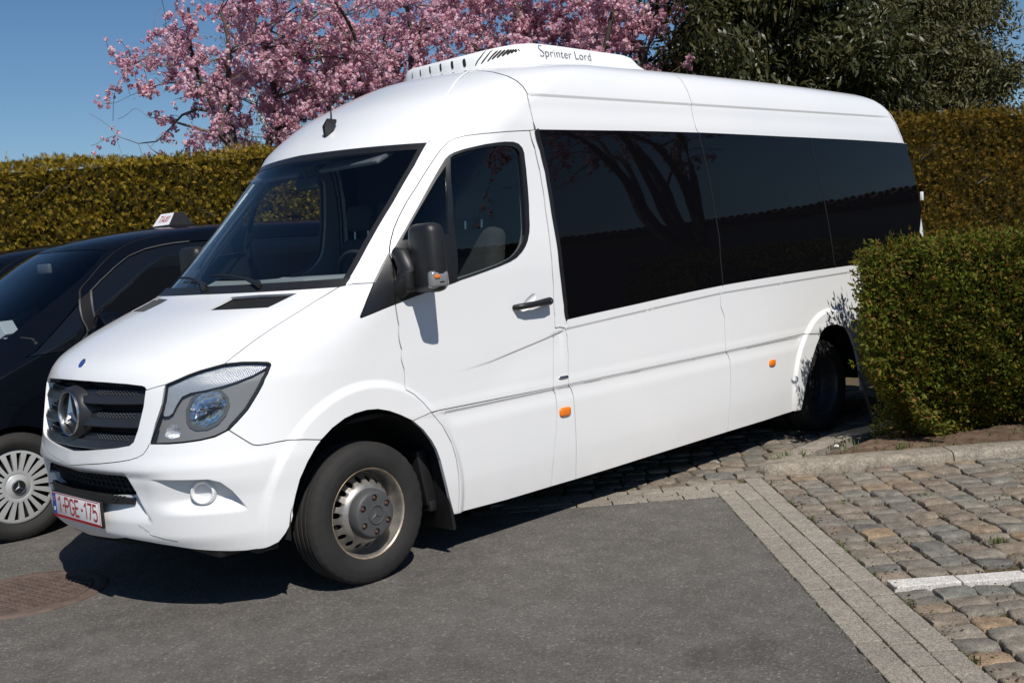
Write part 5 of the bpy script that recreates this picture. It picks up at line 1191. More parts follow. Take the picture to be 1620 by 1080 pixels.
# raise a thin rough rim along the strips so the asphalt edge reads as a layer
cobble_bed = sheet('cobble_paving', [xy(-.45, .30), xy(12, .30), xy(12, 9), xy(-.45, 9)], -.030, 'joint_soil')
cobble_bed2 = sheet('bay_paving', [xy(-.30, -1.6), xy(-.30, .40), xy(-1.9, 1.8), xy(-6.5, 6.0), xy(-14, 5), xy(-14, -1.6)], -.020, 'joint_soil')
def rounded_stone(la, ln_, h, r, irr, seed, dome=.006):
    """A worn sett: irregular outline, domed top."""
    rg = random.Random(seed); bm = bmesh.new(); out = []
    k = 12
    for i in range(k):
        a = 2*math.pi*(i+.5)/k; c, s = math.cos(a), math.sin(a); m = (abs(c)**9+abs(s)**9)**(-1/9)
        out.append((la/2*c*m*(1+rg.uniform(-irr, irr)), ln_/2*s*m*(1+rg.uniform(-irr, irr))))
    lv = [(1.0, -h), (1.0, -.010), (.955, -.002), (.82, dome*.7)]; rings = [[bm.verts.new((x*s, y*s, z+(rg.uniform(-.0035, .0030) if i > 1 else 0))) for x, y in out] for i, (s, z) in enumerate(lv)]
    for r0, r1 in zip(rings, rings[1:]):
        for i in range(k): bm.faces.new((r0[i], r0[(i+1) % k], r1[(i+1) % k], r1[i]))
    c = bm.verts.new((0, 0, dome+rg.uniform(-.002, .002)))
    for i in range(k): bm.faces.new((rings[-1][i], rings[-1][(i+1) % k], c))
    me = bpy.data.meshes.new('cobble'); bm.to_mesh(me); bm.free()
    me.polygons.foreach_set('use_smooth', np.ones(len(me.polygons), bool)); me.set_sharp_from_angle(angle=math.radians(48)); return me
COB = [rounded_stone(.136, .186, .05, .02, .06, s, random.uniform(.001, .006)) for s in range(16)]
for me in COB: me.materials.append(MATS['cobble_stone'])
stones = []        # (a, n, scale_a, scale_n, rot, dz, tilt, bed)
W_N = .188
rg = random.Random(3)
i = 0; n = .345+.045
col_n = .352
while col_n < 6.2:
    wn_ = rg.uniform(.155, .195); a = -.50+rg.uniform(-.05, .05)
    while a < 6.0:
        la = rg.uniform(.095, .155)
        if not (1.735 < a+la/2 < 1.87) or True:
            if 1.70 < a+la*.5 < 1.90:
                a = 1.885
            elif a < 1.755 < a+la: la = 1.755-a
            stones.append((a+la/2, col_n+wn_/2, la, wn_, rg.uniform(-.05, .05), rg.uniform(-.012, .007), (rg.uniform(-.06, .06), rg.uniform(-.06, .06)), 0))
        a += la
    col_n += wn_
stones = [s for s in stones if s[2] > .05]
# courses under the tail of the bus, between the short strip and the second kerb
row_a = -.345
while row_a > -3.6:
    wa = rg.uniform(.15, .19); n = -1.5+rg.uniform(0, .1)
    lim = lambda a: .30+(-.35-a)*.915
    while n < lim(row_a-wa/2)-.02:
        ln_ = rg.uniform(.14, .22)
        if n+ln_ < lim(row_a)+.05 and n > -2.4: stones.append((row_a-wa/2, n+ln_/2, wa, ln_, rg.uniform(-.06, .06), rg.uniform(-.012, .004), (rg.uniform(-.05, .05), rg.uniform(-.05, .05)), 1))
        n += ln_
    row_a -= wa
# which of them show largest in the photograph: the nearest to the camera inside the picture
CP = np.array(CAM_POS)
def view_px(p):
    d = Vector(p)-Vector(CAM_POS); z = d.dot(_f)
    return (810+1753.8*d.dot(_r2)/z, 540-1753.8*d.dot(_u2)/z, z)
rank = []
for s in stones:
    p = gp(s[0], s[1]); u, v, z = view_px(p)
    vis = -80 < u < 1700 and 560 < v < 1160 and z > 0
    rank.append((0 if vis else 1, z))
order = sorted(range(len(stones)), key=lambda k: rank[k])
solo = set(order[:300]); far_v, far_f, nv = [], [], 0
rotz = math.atan2(GA[1], GA[0])
for k, s in enumerate(stones):
    if rank[k][0] and rank[k][1] > 14: continue
    me = COB[k % 16]
    M_ = Matrix.Translation(gp(s[0], s[1], s[5]-.006)) @ Matrix.Rotation(rotz+s[4], 4, 'Z') @ Matrix.Rotation(s[6][0], 4, 'X') @ Matrix.Rotation(s[6][1], 4, 'Y') @ Matrix.Diagonal(((s[2]-.006)/.136, (s[3]-.007)/.186, 1, 1))
    if k in solo:
        o = bpy.data.objects.new('cobble', me); COL.objects.link(o); o.matrix_world = M_; o.parent = cobble_bed if s[7] == 0 else cobble_bed2
    else:
        vs_ = np.array([tuple(M_ @ v.co) for v in me.vertices]); fs = [[nv+i for i in p.vertices] for p in me.polygons]
        far_v.append(vs_); far_f += fs; nv += len(vs_)
me = bpy.data.meshes.new('cobbles_beyond'); me.from_pydata(np.concatenate(far_v).tolist(), [], far_f); me.update(); me.polygons.foreach_set('use_smooth', np.ones(len(me.polygons), bool)); me.set_sharp_from_angle(angle=math.radians(48))
fo = link('cobble_field', me, 'cobble_stone_far', cobble_bed); tag(fo, kind='stuff')
# ---- concrete pavers: three rows along the yard edge, three along the bay
strip = sheet('paver_strip', [xy(.0, -.004), xy(14, -.004), xy(14, .350), xy(-.36, .350), xy(-.36, -1.56), xy(0, -1.56)], -.022, 'joint_soil')
def paver_mesh(la, wn_):
    bm = bmesh.new(); box(bm, (0, 0, -.03), (la, wn_, .06), None, .004, 2); me = bpy.data.meshes.new('paver'); bm.to_mesh(me); bm.free(); me.materials.append(MATS['paver_concrete']); return me
pm = paver_mesh(.2025, .1108)
cnt = 0; fv, ff, nv = [], [], 0
def paver(a, n, rot, sa=1.0, near=True):
    if rot: sa = 1.03
    global cnt, nv
    dz = rg.uniform(-.0025, .0025); M_ = Matrix.Translation(gp(a, n, dz+.002)) @ Matrix.Rotation(rotz+rot+rg.uniform(-.008, .008), 4, 'Z') @ Matrix.Rotation(rg.uniform(-.006, .006), 4, 'X') @ Matrix.Diagonal((sa, 1, 1, 1))
    u, v, z = view_px(gp(a, n))
    if near and cnt < 300 and -60 < u < 1690 and v < 1180:
        o = bpy.data.objects.new('paver', pm); COL.objects.link(o); o.matrix_world = M_; o.parent = strip; cnt += 1
    else:
        vs_ = np.array([tuple(M_ @ q.co) for q in pm.vertices]); fv.append(vs_); ff.extend([[nv+i for i in p.vertices] for p in pm.polygons]); nv += len(vs_)
for r, a0 in ((0, -.115), (1, -.073), (2, .02)):
    a = a0-.215*(0 if r == 0 else (1 if r == 1 else 2))
    while a < 9:
        if a+.1 > (-.12 if r == 0 else -.17-.1*r): paver(a+.1075, .057+.1155*r, 0)
        a += .215
for r in range(3):
    n = (0.0, .10, .02)[r]
    n0 = n
    while n0 > -1.35:
        paver(-.052-.106*r, n0-.1075+.1*(r > 0), math.pi/2); n0 -= .215
me = bpy.data.meshes.new('pavers_beyond'); me.from_pydata(np.concatenate(fv).tolist(), [], ff); me.update(); o = link('paver_row', me, 'paver_concrete', strip); tag(o, kind='stuff')
# row of white stones across the cobbles
ws_bed = cobble_bed; bm_w = None
me_w = None
for k in range(14):
    bm = bmesh.new(); box(bm, (0, 0, -.03), (.098, .292, .06), None, .005, 2)
    if me_w is None: me_w = bpy.data.meshes.new('white_sett'); bm.to_mesh(me_w); me_w.materials.append(MATS['white_stone'])
    bm.free()
    o = bpy.data.objects.new('white_sett', me_w); COL.objects.link(o); o.parent = cobble_bed
    o.matrix_world = Matrix.Translation(gp(1.815+rg.uniform(-.004, .004), .372+.146+.298*k, .004+rg.uniform(-.003, .003))) @ Matrix.Rotation(rotz+rg.uniform(-.012, .012), 4, 'Z')
# ---- kerbs of the planting bed
bed = sheet('planting_bed', [xy(-.62, .62), xy(-.62, 9), xy(-9, 9), (-12.5, 1.52), (-3.5, 1.52)], .042, 'bed_soil')
def kerb_run(name, pts, joints, w=.20, h=.058):
    """concrete edging with rounded upper edges; pts run along its foot, the bed lies to the left of travel."""
    kerb = empty(name); tag(kerb, kind='structure')
    P = [Vector((*p, 0)) for p in pts]; cum = [0]
    for a, b in zip(P, P[1:]): cum.append(cum[-1]+(b-a).length)
    def at(s):
        i = max(0, min(len(P)-2, int(np.searchsorted(cum, s))-1)); t = (s-cum[i])/(cum[i+1]-cum[i]); p = P[i].lerp(P[i+1], t)
        d0 = (P[min(i+1, len(P)-1)]-P[i]).normalized(); return p, Vector((-d0.y, d0.x, 0))
    prof = [(0, -.08), (0, h-.045), (.006, h-.022), (.022, h-.006), (.05, h), (w-.02, h+.004), (w, h-.006), (w, -.05)]
    js = [0]+joints+[cum[-1]]
    for s0, s1 in zip(js, js[1:]):
        S = np.linspace(s0+.004, s1-.004, max(2, int((s1-s0)/.08))); bm = bmesh.new(); rings = []
        for s in S:
            p, d = at(float(s)); q, d2 = at(min(cum[-1], float(s)+.05)); q, d3 = at(max(0, float(s)-.05)); d = (d+d2+d3).normalized()
            rings.append([bm.verts.new(p+d*a+Vector((0, 0, z))+Vector((0, 0, rg.uniform(-.002, .002)))) for a, z in prof])
        for r0, r1 in zip(rings, rings[1:]):
            for k in range(len(prof)-1): bm.faces.new((r0[k], r0[k+1], r1[k+1], r1[k]))
        bm.faces.new(rings[0]); bm.faces.new(rings[-1][::-1])
        bm_obj('kerbstone', bm, 'kerb_concrete', kerb, True, 45)
    return kerb
c0 = np.array(xy(-.47, .62)); front = [xy(-.44, 8.0), xy(-.455, 4), xy(-.465, .60)]
corner = [xy(-.468, .50), xy(-.475, .42), xy(-.50, .37), xy(-.55, .352), xy(-.61, .372)]
kv = [xy(-.75, .47), xy(-1.43, 1.09), (-4.6, 1.30), (-7.5, 1.24), (-11, 1.2)]
kerb_run('kerb', [tuple(q) for q in front+corner+kv][::-1], [4.0, 5.2, 6.2, 7.2, 7.97, 9.45, 10.5, 11.5, 12.5])
# ---- iron manhole cover, waffle pattern, in the asphalt
man = empty('manhole_cover', (1.11, -.525, .004)); tag(man, 'rusty round iron manhole cover with a waffle grid set in the asphalt', 'manhole cover')
bm = bmesh.new(); lathe(bm, [(.330, -.02), (.332, .003), (.345, .004), (.392, .004), (.400, .0), (.402, -.02)], 72, 'Z'); bm_obj('frame_ring', bm, 'rust_iron', man, True)
bm = bmesh.new(); lathe(bm, [(.0, -.018), (.331, -.018)], 64, 'Z'); bm_obj('lid_base', bm, 'rust_iron_low', man)
bm = bmesh.new(); g = .042; rl = .318
for axis in (0, 1):
    for k in range(-7, 8):
        o_ = k*g; L = math.sqrt(max(0, rl*rl-o_*o_))
        if L > .02: box(bm, (0, o_, -.001) if axis == 0 else (o_, 0, -.0014), ((2*L, .0125, .016) if axis == 0 else (.0125, 2*L, .016)))
rr = lathe(bm, [(.306, -.008), (.308, .004), (.326, .004), (.327, -.008)], 64, 'Z')
bmesh.ops.rotate(bm, cent=(0, 0, 0), matrix=Matrix.Rotation(.15, 3, 'Z'), verts=bm.verts); bm_obj('waffle_grid', bm, 'rust_iron', man)
# ---- weeds, moss, litter in the joints
def blades(name, spots, m='grass_blade', kind='stuff', h=(.015, .05), w=.0025):
    V = []; F = []; nv = 0
    for (x, y, z, k, sp) in spots:
        for _ in range(k):
            a = rg.uniform(0, 6.28); r = sp*rg.random(); px, py = x+r*math.cos(a), y+r*math.sin(a); hh = rg.uniform(*h); b = rg.uniform(0, 6.28); le = rg.uniform(.2, .9)*hh; ww = w*rg.uniform(.7, 1.4)
            c, s = math.cos(b), math.sin(b); V += [(px-s*ww, py+c*ww, z), (px+s*ww, py-c*ww, z), (px+c*le*.4+s*ww*.7, py+s*le*.4-c*ww*.7, z+hh*.65), (px+c*le*.4-s*ww*.7, py+s*le*.4+c*ww*.7, z+hh*.65), (px+c*le, py+s*le, z+hh)]
            F += [(nv, nv+1, nv+2), (nv, nv+2, nv+3), (nv+3, nv+2, nv+4)]; nv += 5
    o = np_mesh(name, V, F, m); tag(o, kind=kind); return o
sp = []
for _ in range(60):
    a, n = rg.uniform(-.45, 3.6), rg.uniform(.36, 3.5); sp.append((*gp(a, n, -.02), rg.randint(2, 6), .02))
for _ in range(14): sp.append((*gp(rg.uniform(-.4, 4.0), .352+rg.uniform(-.006, .012), -.012), rg.randint(4, 12), .02))
for a, n in ((-.75, .60), (-.72, .70), (-.98, 1.02), (-.66, .52)): sp.append((*gp(a, n, .05), 26, .05))
for _ in range(50): sp.append((*gp(rg.uniform(-1.0, -.66), rg.uniform(.9, 4), .048), rg.randint(4, 14), .04))
for a, n in ((-1.0, 2.35), (-1.05, 2.5), (.35, 1.1), (1.3, 1.08), (.9, 2.7)): sp.append((*gp(a, n, 0.045 if a < -.5 else -.02), 60, .06))
blades('grass_tufts', sp)
V, F, nv = [], [], 0
def fleck(p, s, dz):
    global nv
    b = rg.uniform(0, 6.28); c, q = math.cos(b)*s, math.sin(b)*s
    V.extend([(p[0]-c, p[1]-q, p[2]), (p[0]+q*.6, p[1]-c*.6, p[2]+dz), (p[0]+c, p[1]+q, p[2]+dz*.6), (p[0]-q*.6, p[1]+c*.6, p[2]+dz*.3)]); F.append((nv, nv+1, nv+2, nv+3)); nv += 4
for _ in range(22000):
    a, n = rg.uniform(-.45, 4.2), rg.uniform(.352, 4); fleck(gp(a, n, rg.uniform(-.028, -.009)), rg.uniform(.003, .010), rg.uniform(.001, .006))
for _ in range(2200):
    fleck(gp(rg.uniform(-.3, 5), rg.choice((-.004, .1145, .230, .347))+rg.gauss(0, .0035), rg.uniform(-.001, .0035)), rg.uniform(.002, .006), .003)
for _ in range(700):
    fleck(gp(rg.choice((-.002, -.107, -.214, -.322))+rg.gauss(0, .0035), rg.uniform(-2.2, .2), rg.uniform(-.001, .0035)), rg.uniform(.002, .006), .003)
mo = np_mesh('moss', V, F, 'moss_green'); tag(mo, kind='stuff')
V, F, nv = [], [], 0
for _ in range(110): fleck(gp(rg.uniform(-.45, 4), .355+abs(rg.gauss(0, .05)), rg.uniform(-.006, .006)), rg.uniform(.006, .014), rg.uniform(.002, .012))
for _ in range(420): fleck(gp(rg.uniform(-1.6, -.66), rg.uniform(.7, 4), .050), rg.uniform(.006, .018), rg.uniform(.002, .014))
for _ in range(60): fleck((rg.uniform(-2, 3), rg.uniform(1.0, 4), .003), rg.uniform(.004, .009), rg.uniform(.001, .006))
lf = np_mesh('fallen_leaves', V, F, 'dead_leaf'); tag(lf, kind='stuff')
for a, n, z, s, lb in ((.62, 1.62, .006, .014, 'small white pebble lying on the cobbles'), (-.93, .99, .058, .018, 'small white pebble on the bare soil of the bed')):
    bm = bmesh.new(); bmesh.ops.create_icosphere(bm, subdivisions=2, radius=s)
    for v in bm.verts: v.co *= 1+rg.uniform(-.12, .12); v.co.z *= .7
    o = bm_obj('pebble', bm, 'pebble_white', None, True); o.location = gp(a, n, z); tag(o, lb, 'pebble')

V, F, nv = [], [], 0
for _ in range(900):
    a = abs(rg.gauss(0, .35)); fleck(gp(rg.uniform(-.02, 5), -rg.expovariate(9), .002) if rg.random() < .6 else (rg.uniform(-2, 3), rg.uniform(.9, 4.4), .002), rg.uniform(.0015, .0042), rg.uniform(.001, .003))
gr = np_mesh('grit', V, F, 'kerb_concrete'); tag(gr, kind='stuff')

for _n, _l, _c in (('ground', 'rough grassy ground stretching away beyond the yard', 'ground'), ('asphalt_yard', 'worn grey asphalt yard under the vehicles', 'asphalt'), ('cobble_paving', 'uneven grey and brown cobble paving with mossy joints', 'cobbles'),
                   ('bay_paving', 'shaded cobbles beneath the tail of the minibus', 'cobbles'), ('planting_bed', 'bare brown soil of the kerbed planting bed', 'flower bed'), ('paver_strip', 'strip of pale concrete pavers edging the asphalt', 'paving'),
                   ('kerb', 'low worn concrete kerb round the planting bed', 'kerb'), ('grass_tufts', 'small grass tufts growing in the joints and the bed', 'grass'), ('moss', 'green and brown moss filling the paving joints', 'moss'),
                   ('fallen_leaves', 'dry brown leaf litter scattered on bed and cobbles', 'leaves'), ('grit', 'pale grit scattered over the asphalt', 'grit')):
    tag(bpy.data.objects[_n], _l, _c)
# ---------------------------------------------------------------- black taxi beside the minibus
# ROWS
TAXI = [(0.18, .900, .78, 0.0, 2.8, .02), (.25, .935, .85, 0, 2.8, .02), (.40, .955, .885, 0, 2.8, .03), (.60, .963, .895, 0, 2.75, .04), (.80, .965, .875, 0, 2.6, .03),
        (.93, .964, .83, 0, 2.5, .02), (1.02, .961, .66, -.1, 2.5, .01), (1.10, .957, .42, -.25, 2.5, 0), (1.17, .951, .20, -.40, 2.6, 0), (1.23, .943, .06, -.55, 2.7, 0),
        (1.32, .925, -.06, -.65, 2.6, 0), (1.55, .870, -.39, -.98, 2.5, 0), (1.74, .815, -.68, -1.25, 2.4, 0), (1.80, .785, -.80, -1.38, 2.4, 0), (1.85, .735, -.98, -1.55, 2.3, 0),
        (1.885, .64, -1.20, -1.75, 2.2, 0), (1.905, .48, -1.42, -1.95, 2.1, 0), (1.915, .25, -1.6, -2.1, 2.1, 0), (1.918, .0, -1.7, -2.2, 2.1, 0)]
# ENDROWS
TX, TY = .633, -2.685
taxi_body = Body(TAXI, None, vsplit=1.80)
def circle_uv(B, cx, cz, r, a0, a1, n=26):
    o = []
    _v = np.linspace(B.v0, B.v1, 1500); _z = B.f[0](_v)
    for a in np.linspace(a0, a1, n):
        z = cz+r*math.sin(a); v = float(np.interp(z, _z, _v)); o.append((u_at(v, cx+r*math.cos(a), B), v))
    return o
def make_black_van(root):
    """body, glass, wheels of a black people carrier; root sits on the ground under its front axle."""
    B = taxi_body; K = 'black_paint'
    _v = np.linspace(B.v0, B.v1, 1500); _z = B.f[0](_v); vzt = lambda z: float(np.interp(z, _z, _v))
    def at(x, z): v = vzt(z); return (u_at(v, x, B), v)
    ws = [(PI2, vzt(1.225)), (1.1, vzt(1.225)), (.75, vzt(1.225)), (.545, 1.236), (.522, 1.293), (.490, 1.391), (.488, 1.474), (.487, 1.555), (.503, 1.663), (.552, 1.752), (.78, 1.766), (1.02, 1.772), (PI2, 1.776)]
    win = [(-.03, 1.199), (.0189, 1.2983), (.296, 1.4908), (.311, 1.5551), (.3095, 1.628), (.2913, 1.7014), (.2254, 1.7414), (.1321, 1.7601), (.0374, 1.7698), (-.077, 1.7747), at(-1.75, 1.778), at(-1.80, 1.15), at(-1.2, 1.165), at(-.66, 1.18)]
    quarter = [at(-.13, 1.12), (.1586, 1.1466), (.2622, 1.2361), (.257, 1.3361), (.2781, 1.4149), (.29, 1.434), (-.03, 1.199), at(-.50, 1.13)]
    rear1 = [at(-1.90, 1.15), at(-1.86, 1.775), at(-2.9, 1.77), at(-2.92, 1.15)]; rear2 = [at(-3.02, 1.15), at(-3.0, 1.77), at(-3.85, 1.75), at(-3.98, 1.17)]
    # lower edge of the flank with the two wheel arches
    fa = circle_uv(B, 0, .335, .375, -.40, math.pi+.40); rv = circle_uv(B, -3.2, .335, .375, -.40, math.pi+.40)
    nose = [(PI2, vzt(.22)), (1.2, vzt(.21)), (.8, vzt(.20)), fa[0]]
    back = [at(-4.08, .25), at(-4.12, .6), at(-4.12, 1.0), at(-4.02, 1.4), at(-3.92, 1.7), at(-3.82, 1.82), at(-3.7, 1.88), at(-3.6, 1.905), (u_at(B.v1-.001, -3.5, B), B.v1-.001)]
    half = nose+fa[1:]+rv+back+[(PI2, B.v1-.001)]
    for fl in (False, True):
        body = panel('body', B, half, K, root, gap=0, lip=.03, du=.05, dv=.03, flip=fl, holes=[inset(win, -.002), inset(quarter, -.002), inset(rear1, -.002), inset(rear2, -.002), clean(ws+[(PI2+.001, 1.5)])])
        if not fl: first = body
        for nm, pl in (('side_glass', win), ('quarter_glass', quarter), ('rear_glass', rear1), ('rear_glass', rear2)):
            panel(nm, B, pl, 'taxi_glass', body, gap=.004, lip=0, off=-.006, du=.1, dv=.08, flip=fl)
        line = win[1:10]; band('window_trim', B, [(-.03, 1.199), (.0, 1.26)]+line, .009, .004, 'trim_line', body, flip=fl)
        panel('mirror_base', B, [(.294, 1.437), (.296, 1.4908), (.0189, 1.2983), (-.03, 1.1987)], 'sail_black', body, gap=0, lip=.01, off=.005, du=.04, dv=.04, flip=fl)
        band('sail_trim', B, [(.3016, 1.44), (-.03, 1.1987), at(-.505, 1.12)], .006, .006, 'trim_line', body, flip=fl)
        band('sail_trim', B, [(.296, 1.4908), (.0189, 1.2983)], .006, .006, 'trim_line', body, flip=fl)
        band('door_seam', B, [(.3351, 1.8424), (.4093, 1.821), (.462, 1.7876), (.4583, 1.7304), (.4377, 1.6357), (.4023, 1.5235), (.381, 1.4963), (.2859, 1.4317)], .007, .001, 'seal_black', body, flip=fl)
        bm = bmesh.new(); s = -1 if fl else 1
        vs_ = box(bm, (-.62, 1.09*s, 1.27), (.13, .22, .17), None, .05, 3); box(bm, (-.57, .96*s, 1.22), (.07, .12, .06), None, .02); bm_obj('door_mirror', bm, K, body, True, 60)
    wsc = panel('windscreen', B, clean(ws+mirror_uv(ws)[::-1]), 'taxi_screen', root, gap=.0, lip=0, off=-.003, du=.08, dv=.05)
    band('cowl_line', B, [(.4525, 1.238), (.36, 1.225), (.25, 1.19)], .006, .001, 'seal_black', root)
    # tail and underside, lamps
    bm = bmesh.new(); box(bm, (-4.05, 0, 1.0), (.10, 1.80, 1.5), Matrix.Rotation(-.05, 3, 'Y'), .04); box(bm, (-1.7, 0, .30), (4.6, 1.60, .16)); bm_obj('tailgate', bm, K, root, True)
    for s in (1, -1):
        bm = bmesh.new(); vs_ = box(bm, (.665, .70*s, .80), (.22, .36, .16), Matrix.Rotation(-.62*s, 3, 'Z'), .04, 3); bm_obj('headlight', bm, 'lens_grey', root, True)
    bm = bmesh.new(); box(bm, (.842, 0, .72), (.05, .90, .24), None, .03); bm_obj('grille', bm, 'grille_plastic', root, True)
    for (x, s) in ((0, 1), (0, -1), (-3.2, 1), (-3.2, -1)):
        bm = bmesh.new(); n = 24; A = [math.radians(-6+192*i/(n-1)) for i in range(n)]; r = .40
        a = [bm.verts.new((x+r*math.cos(t), .95*s, .335+r*math.sin(t))) for t in A]; b = [bm.verts.new((x+r*math.cos(t), .60*s, .335+r*math.sin(t))) for t in A]
        for i in range(n-1): bm.faces.new((a[i], a[i+1], b[i+1], b[i]))
        bm.faces.new(b); bm_obj('wheel_tub', bm, 'arch_liner', root, True)
    w = tyre_obj('wheel', .335, .232, .205, root); w.location = (0, .857, .335)
    slots = []
    for k in range(20):
        a = (k+.35)*2*math.pi/20; pts = []
        for r_, h_ in ((.098, .0045), (.13, .0085), (.175, .0125), (.207, .0155)): pts.append((r_, h_))
        P = [(r_, -h_) for r_, h_ in pts]+[(r_, h_) for r_, h_ in pts[::-1]]
        # one flank of each slot leans, as on a turbine cover
        P = [(r_, h_+(r_-.098)*.05) for r_, h_ in P]
        slots.append([(r_*math.cos(a)-h_*math.sin(a), r_*math.sin(a)+h_*math.cos(a)) for r_, h_ in P])
    cov = ann_mesh('wheel_cover', 0, .236, slots, lambda r: float(np.interp(r, [0, .045, .05, .072, .076, .08, .10, .20, .226, .236], [.098, .098, .094, .092, .089, .091, .090, .084, .080, .070])), 'silver_plastic', w, wall=.018, ring_r=(.046, .05, .072, .076, .08, .092, .214, .222, .23))
    bm = bmesh.new(); lathe(bm, [(.232, .055), (.10, .05), (.0, .05)], 48, 'Y'); bm_obj('steel_disc', bm, 'rust_iron_low', w, True)
    bm = bmesh.new(); lathe(bm, [(.043, .0985), (.040, .103), (.0, .104)], 32, 'Y'); bm_obj('cover_badge', bm, 'black_plastic', w, True)
    bm = bmesh.new(); star(bm, frame_mat((0, .1045, 0), (-1, 0, 0), (0, 0, 1)), .033, w=.2, h=.004, ring=.041, rw=.10); bm_obj('badge_star', bm, 'chrome', w)
    for x, s in ((0, -1), (-3.2, 1), (-3.2, -1)):
        c = copy_tree(w, root); c.location = (x, .857*s, .335); c.rotation_euler = (0, 0, 0 if s > 0 else math.pi)
simple('trim_line', (.055, .055, .057), .35)
simple('sail_black', (.010, .0105, .012), .7, spec=.12)
glass('taxi_screen', (.62, .68, .72))
taxi = empty('taxi', (TX, TY, 0)); tag(taxi, 'black taxi people carrier with a roof sign parked alongside the white minibus', 'taxi', 'black vehicles parked beside the minibus')
make_black_van(taxi)
# dashboard, papers on it, mirror and seats seen through the screen
bm = bmesh.new(); prism(bm, [(-.02, -.78), (.04, -.4), (.05, 0), (.04, .4), (-.02, .78), (-.75, .80), (-.75, -.80)], .9, 1.20); bm_obj('dashboard', bm, 'interior_dark', taxi)
bm = bmesh.new(); box(bm, (-.22, .36, 1.255), (.13, .16, .10), Matrix.Rotation(.5, 3, 'Z') @ Matrix.Rotation(.5, 3, 'X'), .004); bm_obj('paper_box', bm, 'paper_white', taxi)
bm = bmesh.new(); box(bm, (-.20, .60, 1.225), (.10, .20, .008), Matrix.Rotation(-.3, 3, 'Z')); bm_obj('paper', bm, 'paper_white', taxi)
for y in (.42, -.42):
    bm = bmesh.new(); box(bm, (-1.25, y, 1.05), (.16, .48, .75), Matrix.Rotation(-.2, 3, 'Y'), .05); box(bm, (-1.34, y, 1.52), (.10, .26, .18), None, .03); box(bm, (-1.0, y, .72), (.55, .48, .14), None, .04); bm_obj('seat', bm, 'interior_dark', taxi, True)
bm = bmesh.new(); box(bm, (-2.6, 0, 1.2), (2.0, 1.5, 1.0)); box(bm, (-.9, 0, .55), (1.8, 1.6, .1)); bm_obj('cabin', bm, 'interior_dark', taxi)
bm = bmesh.new(); box(bm, (-.70, 0, 1.66), (.03, .20, .07), None, .012); bm_obj('interior_mirror', bm, 'lamp_grey', taxi, True)
# ---- roof sign: black wedge base with a white lettered face
sign = empty('roof_sign', (TX-1.70, TY+.02, 1.914)); sign.scale = (.74, .70, .86); tag(sign, 'white and black TAXI roof sign on top of the black taxi', 'taxi sign')
H_ = .112
def sg(x, y, t): return Vector((x*(1-.62*t)-.02*t, y*(1-.20*t), .012+H_*t))
bm = bmesh.new(); prism(bm, [(.15, -.20), (.17, 0), (.15, .20), (-.17, .20), (-.17, -.20)], 0, .013)
lo = [bm.verts.new(sg(x, y, 0)) for x, y in ((.12, -.19), (.12, .19), (-.15, .19), (-.15, -.19))]; hi = [bm.verts.new(sg(x, y, 1)) for x, y in ((.12, -.19), (.12, .19), (-.15, .19), (-.15, -.19))]
for i in range(4): bm.faces.new((lo[i], lo[(i+1) % 4], hi[(i+1) % 4], hi[i]))
bm.faces.new(hi); bm_obj('sign_base', bm, 'black_plastic', sign, False)
nf = (sg(.12, .19, 0)-sg(.12, -.19, 0)).cross(sg(.12, 0, 1)-sg(.12, 0, 0)).normalized()
for s in (1, -1):
    q = [sg(.12, -.185, .03), sg(.12, .185, .03), sg(.12, .185, .97), sg(.12, -.185, .97)]; nn = nf
    if s < 0: q = [Vector((-p.x-.03, -p.y, p.z)) for p in q]; nn = Vector((-nf.x, 0, nf.z))
    bm = bmesh.new(); bm.faces.new([bm.verts.new(p+nn*.003) for p in q]); bm_obj('sign_face', bm, 'sign_white', sign)
    o = (q[0]+q[1]+q[2]+q[3])/4+nn*.004
    stroke_text('sign_lettering', 'TAXI', .068, .0145, frame_mat(o, q[1]-q[0], q[3]-q[0]), 'plate_red', sign, wx=1.55, shear=.22)
# ---- second dark vehicle beyond
van2 = empty('black_van', (TX-.35, TY-2.75, 0)); tag(van2, 'black van on the far side of the taxi, only its roof edge showing above it', 'van', 'black vehicles parked beside the minibus')
for ch in list(taxi.children):
    if ch.name.split('.')[0] not in ('paper_box', 'paper'): copy_tree(ch, van2)
# ---------------------------------------------------------------- hedge, bush, trees
def rand_rot(n, rng):
    q = rng.normal(size=(n, 4)); q /= np.linalg.norm(q, axis=1, keepdims=True); w, x, y, z = q.T
    return np.stack([np.stack([1-2*(y*y+z*z), 2*(x*y-z*w), 2*(x*z+y*w)], -1), np.stack([2*(x*y+z*w), 1-2*(x*x+z*z), 2*(y*z-x*w)], -1), np.stack([2*(x*z-y*w), 2*(y*z+x*w), 1-2*(x*x+y*y)], -1)], -2)
def basis(dirs, rng, up=None):
    """frames whose local x runs along dirs, with a random roll."""
    d = dirs/np.linalg.norm(dirs, axis=1, keepdims=True); r = rng.normal(size=d.shape) if up is None else up+rng.normal(size=d.shape)*.5
    n = np.cross(d, r); n /= np.maximum(np.linalg.norm(n, axis=1, keepdims=True), 1e-6); b = np.cross(n, d); return np.stack([d, b, n], -1)
def cloud(name, pos, R, scale, tv, tf, m, parent=None):
    """one mesh of many small leaf-shaped pieces."""
    k = len(tv); V = np.einsum('nij,kj->nki', R, tv)*scale[:, None, None]+pos[:, None, :]
    F = (tf[None]+(np.arange(len(pos))*k)[:, None, None]).reshape(-1, tf.shape[1])
    return np_mesh(name, V.reshape(-1, 3), F, m, parent)
LEAF_V = np.array([(0, 0, 0), (.35, .22, .04), (.35, -.22, .04), (1, 0, -.10), ]); LEAF_F = np.array([(0, 2, 1), (1, 2, 3)])
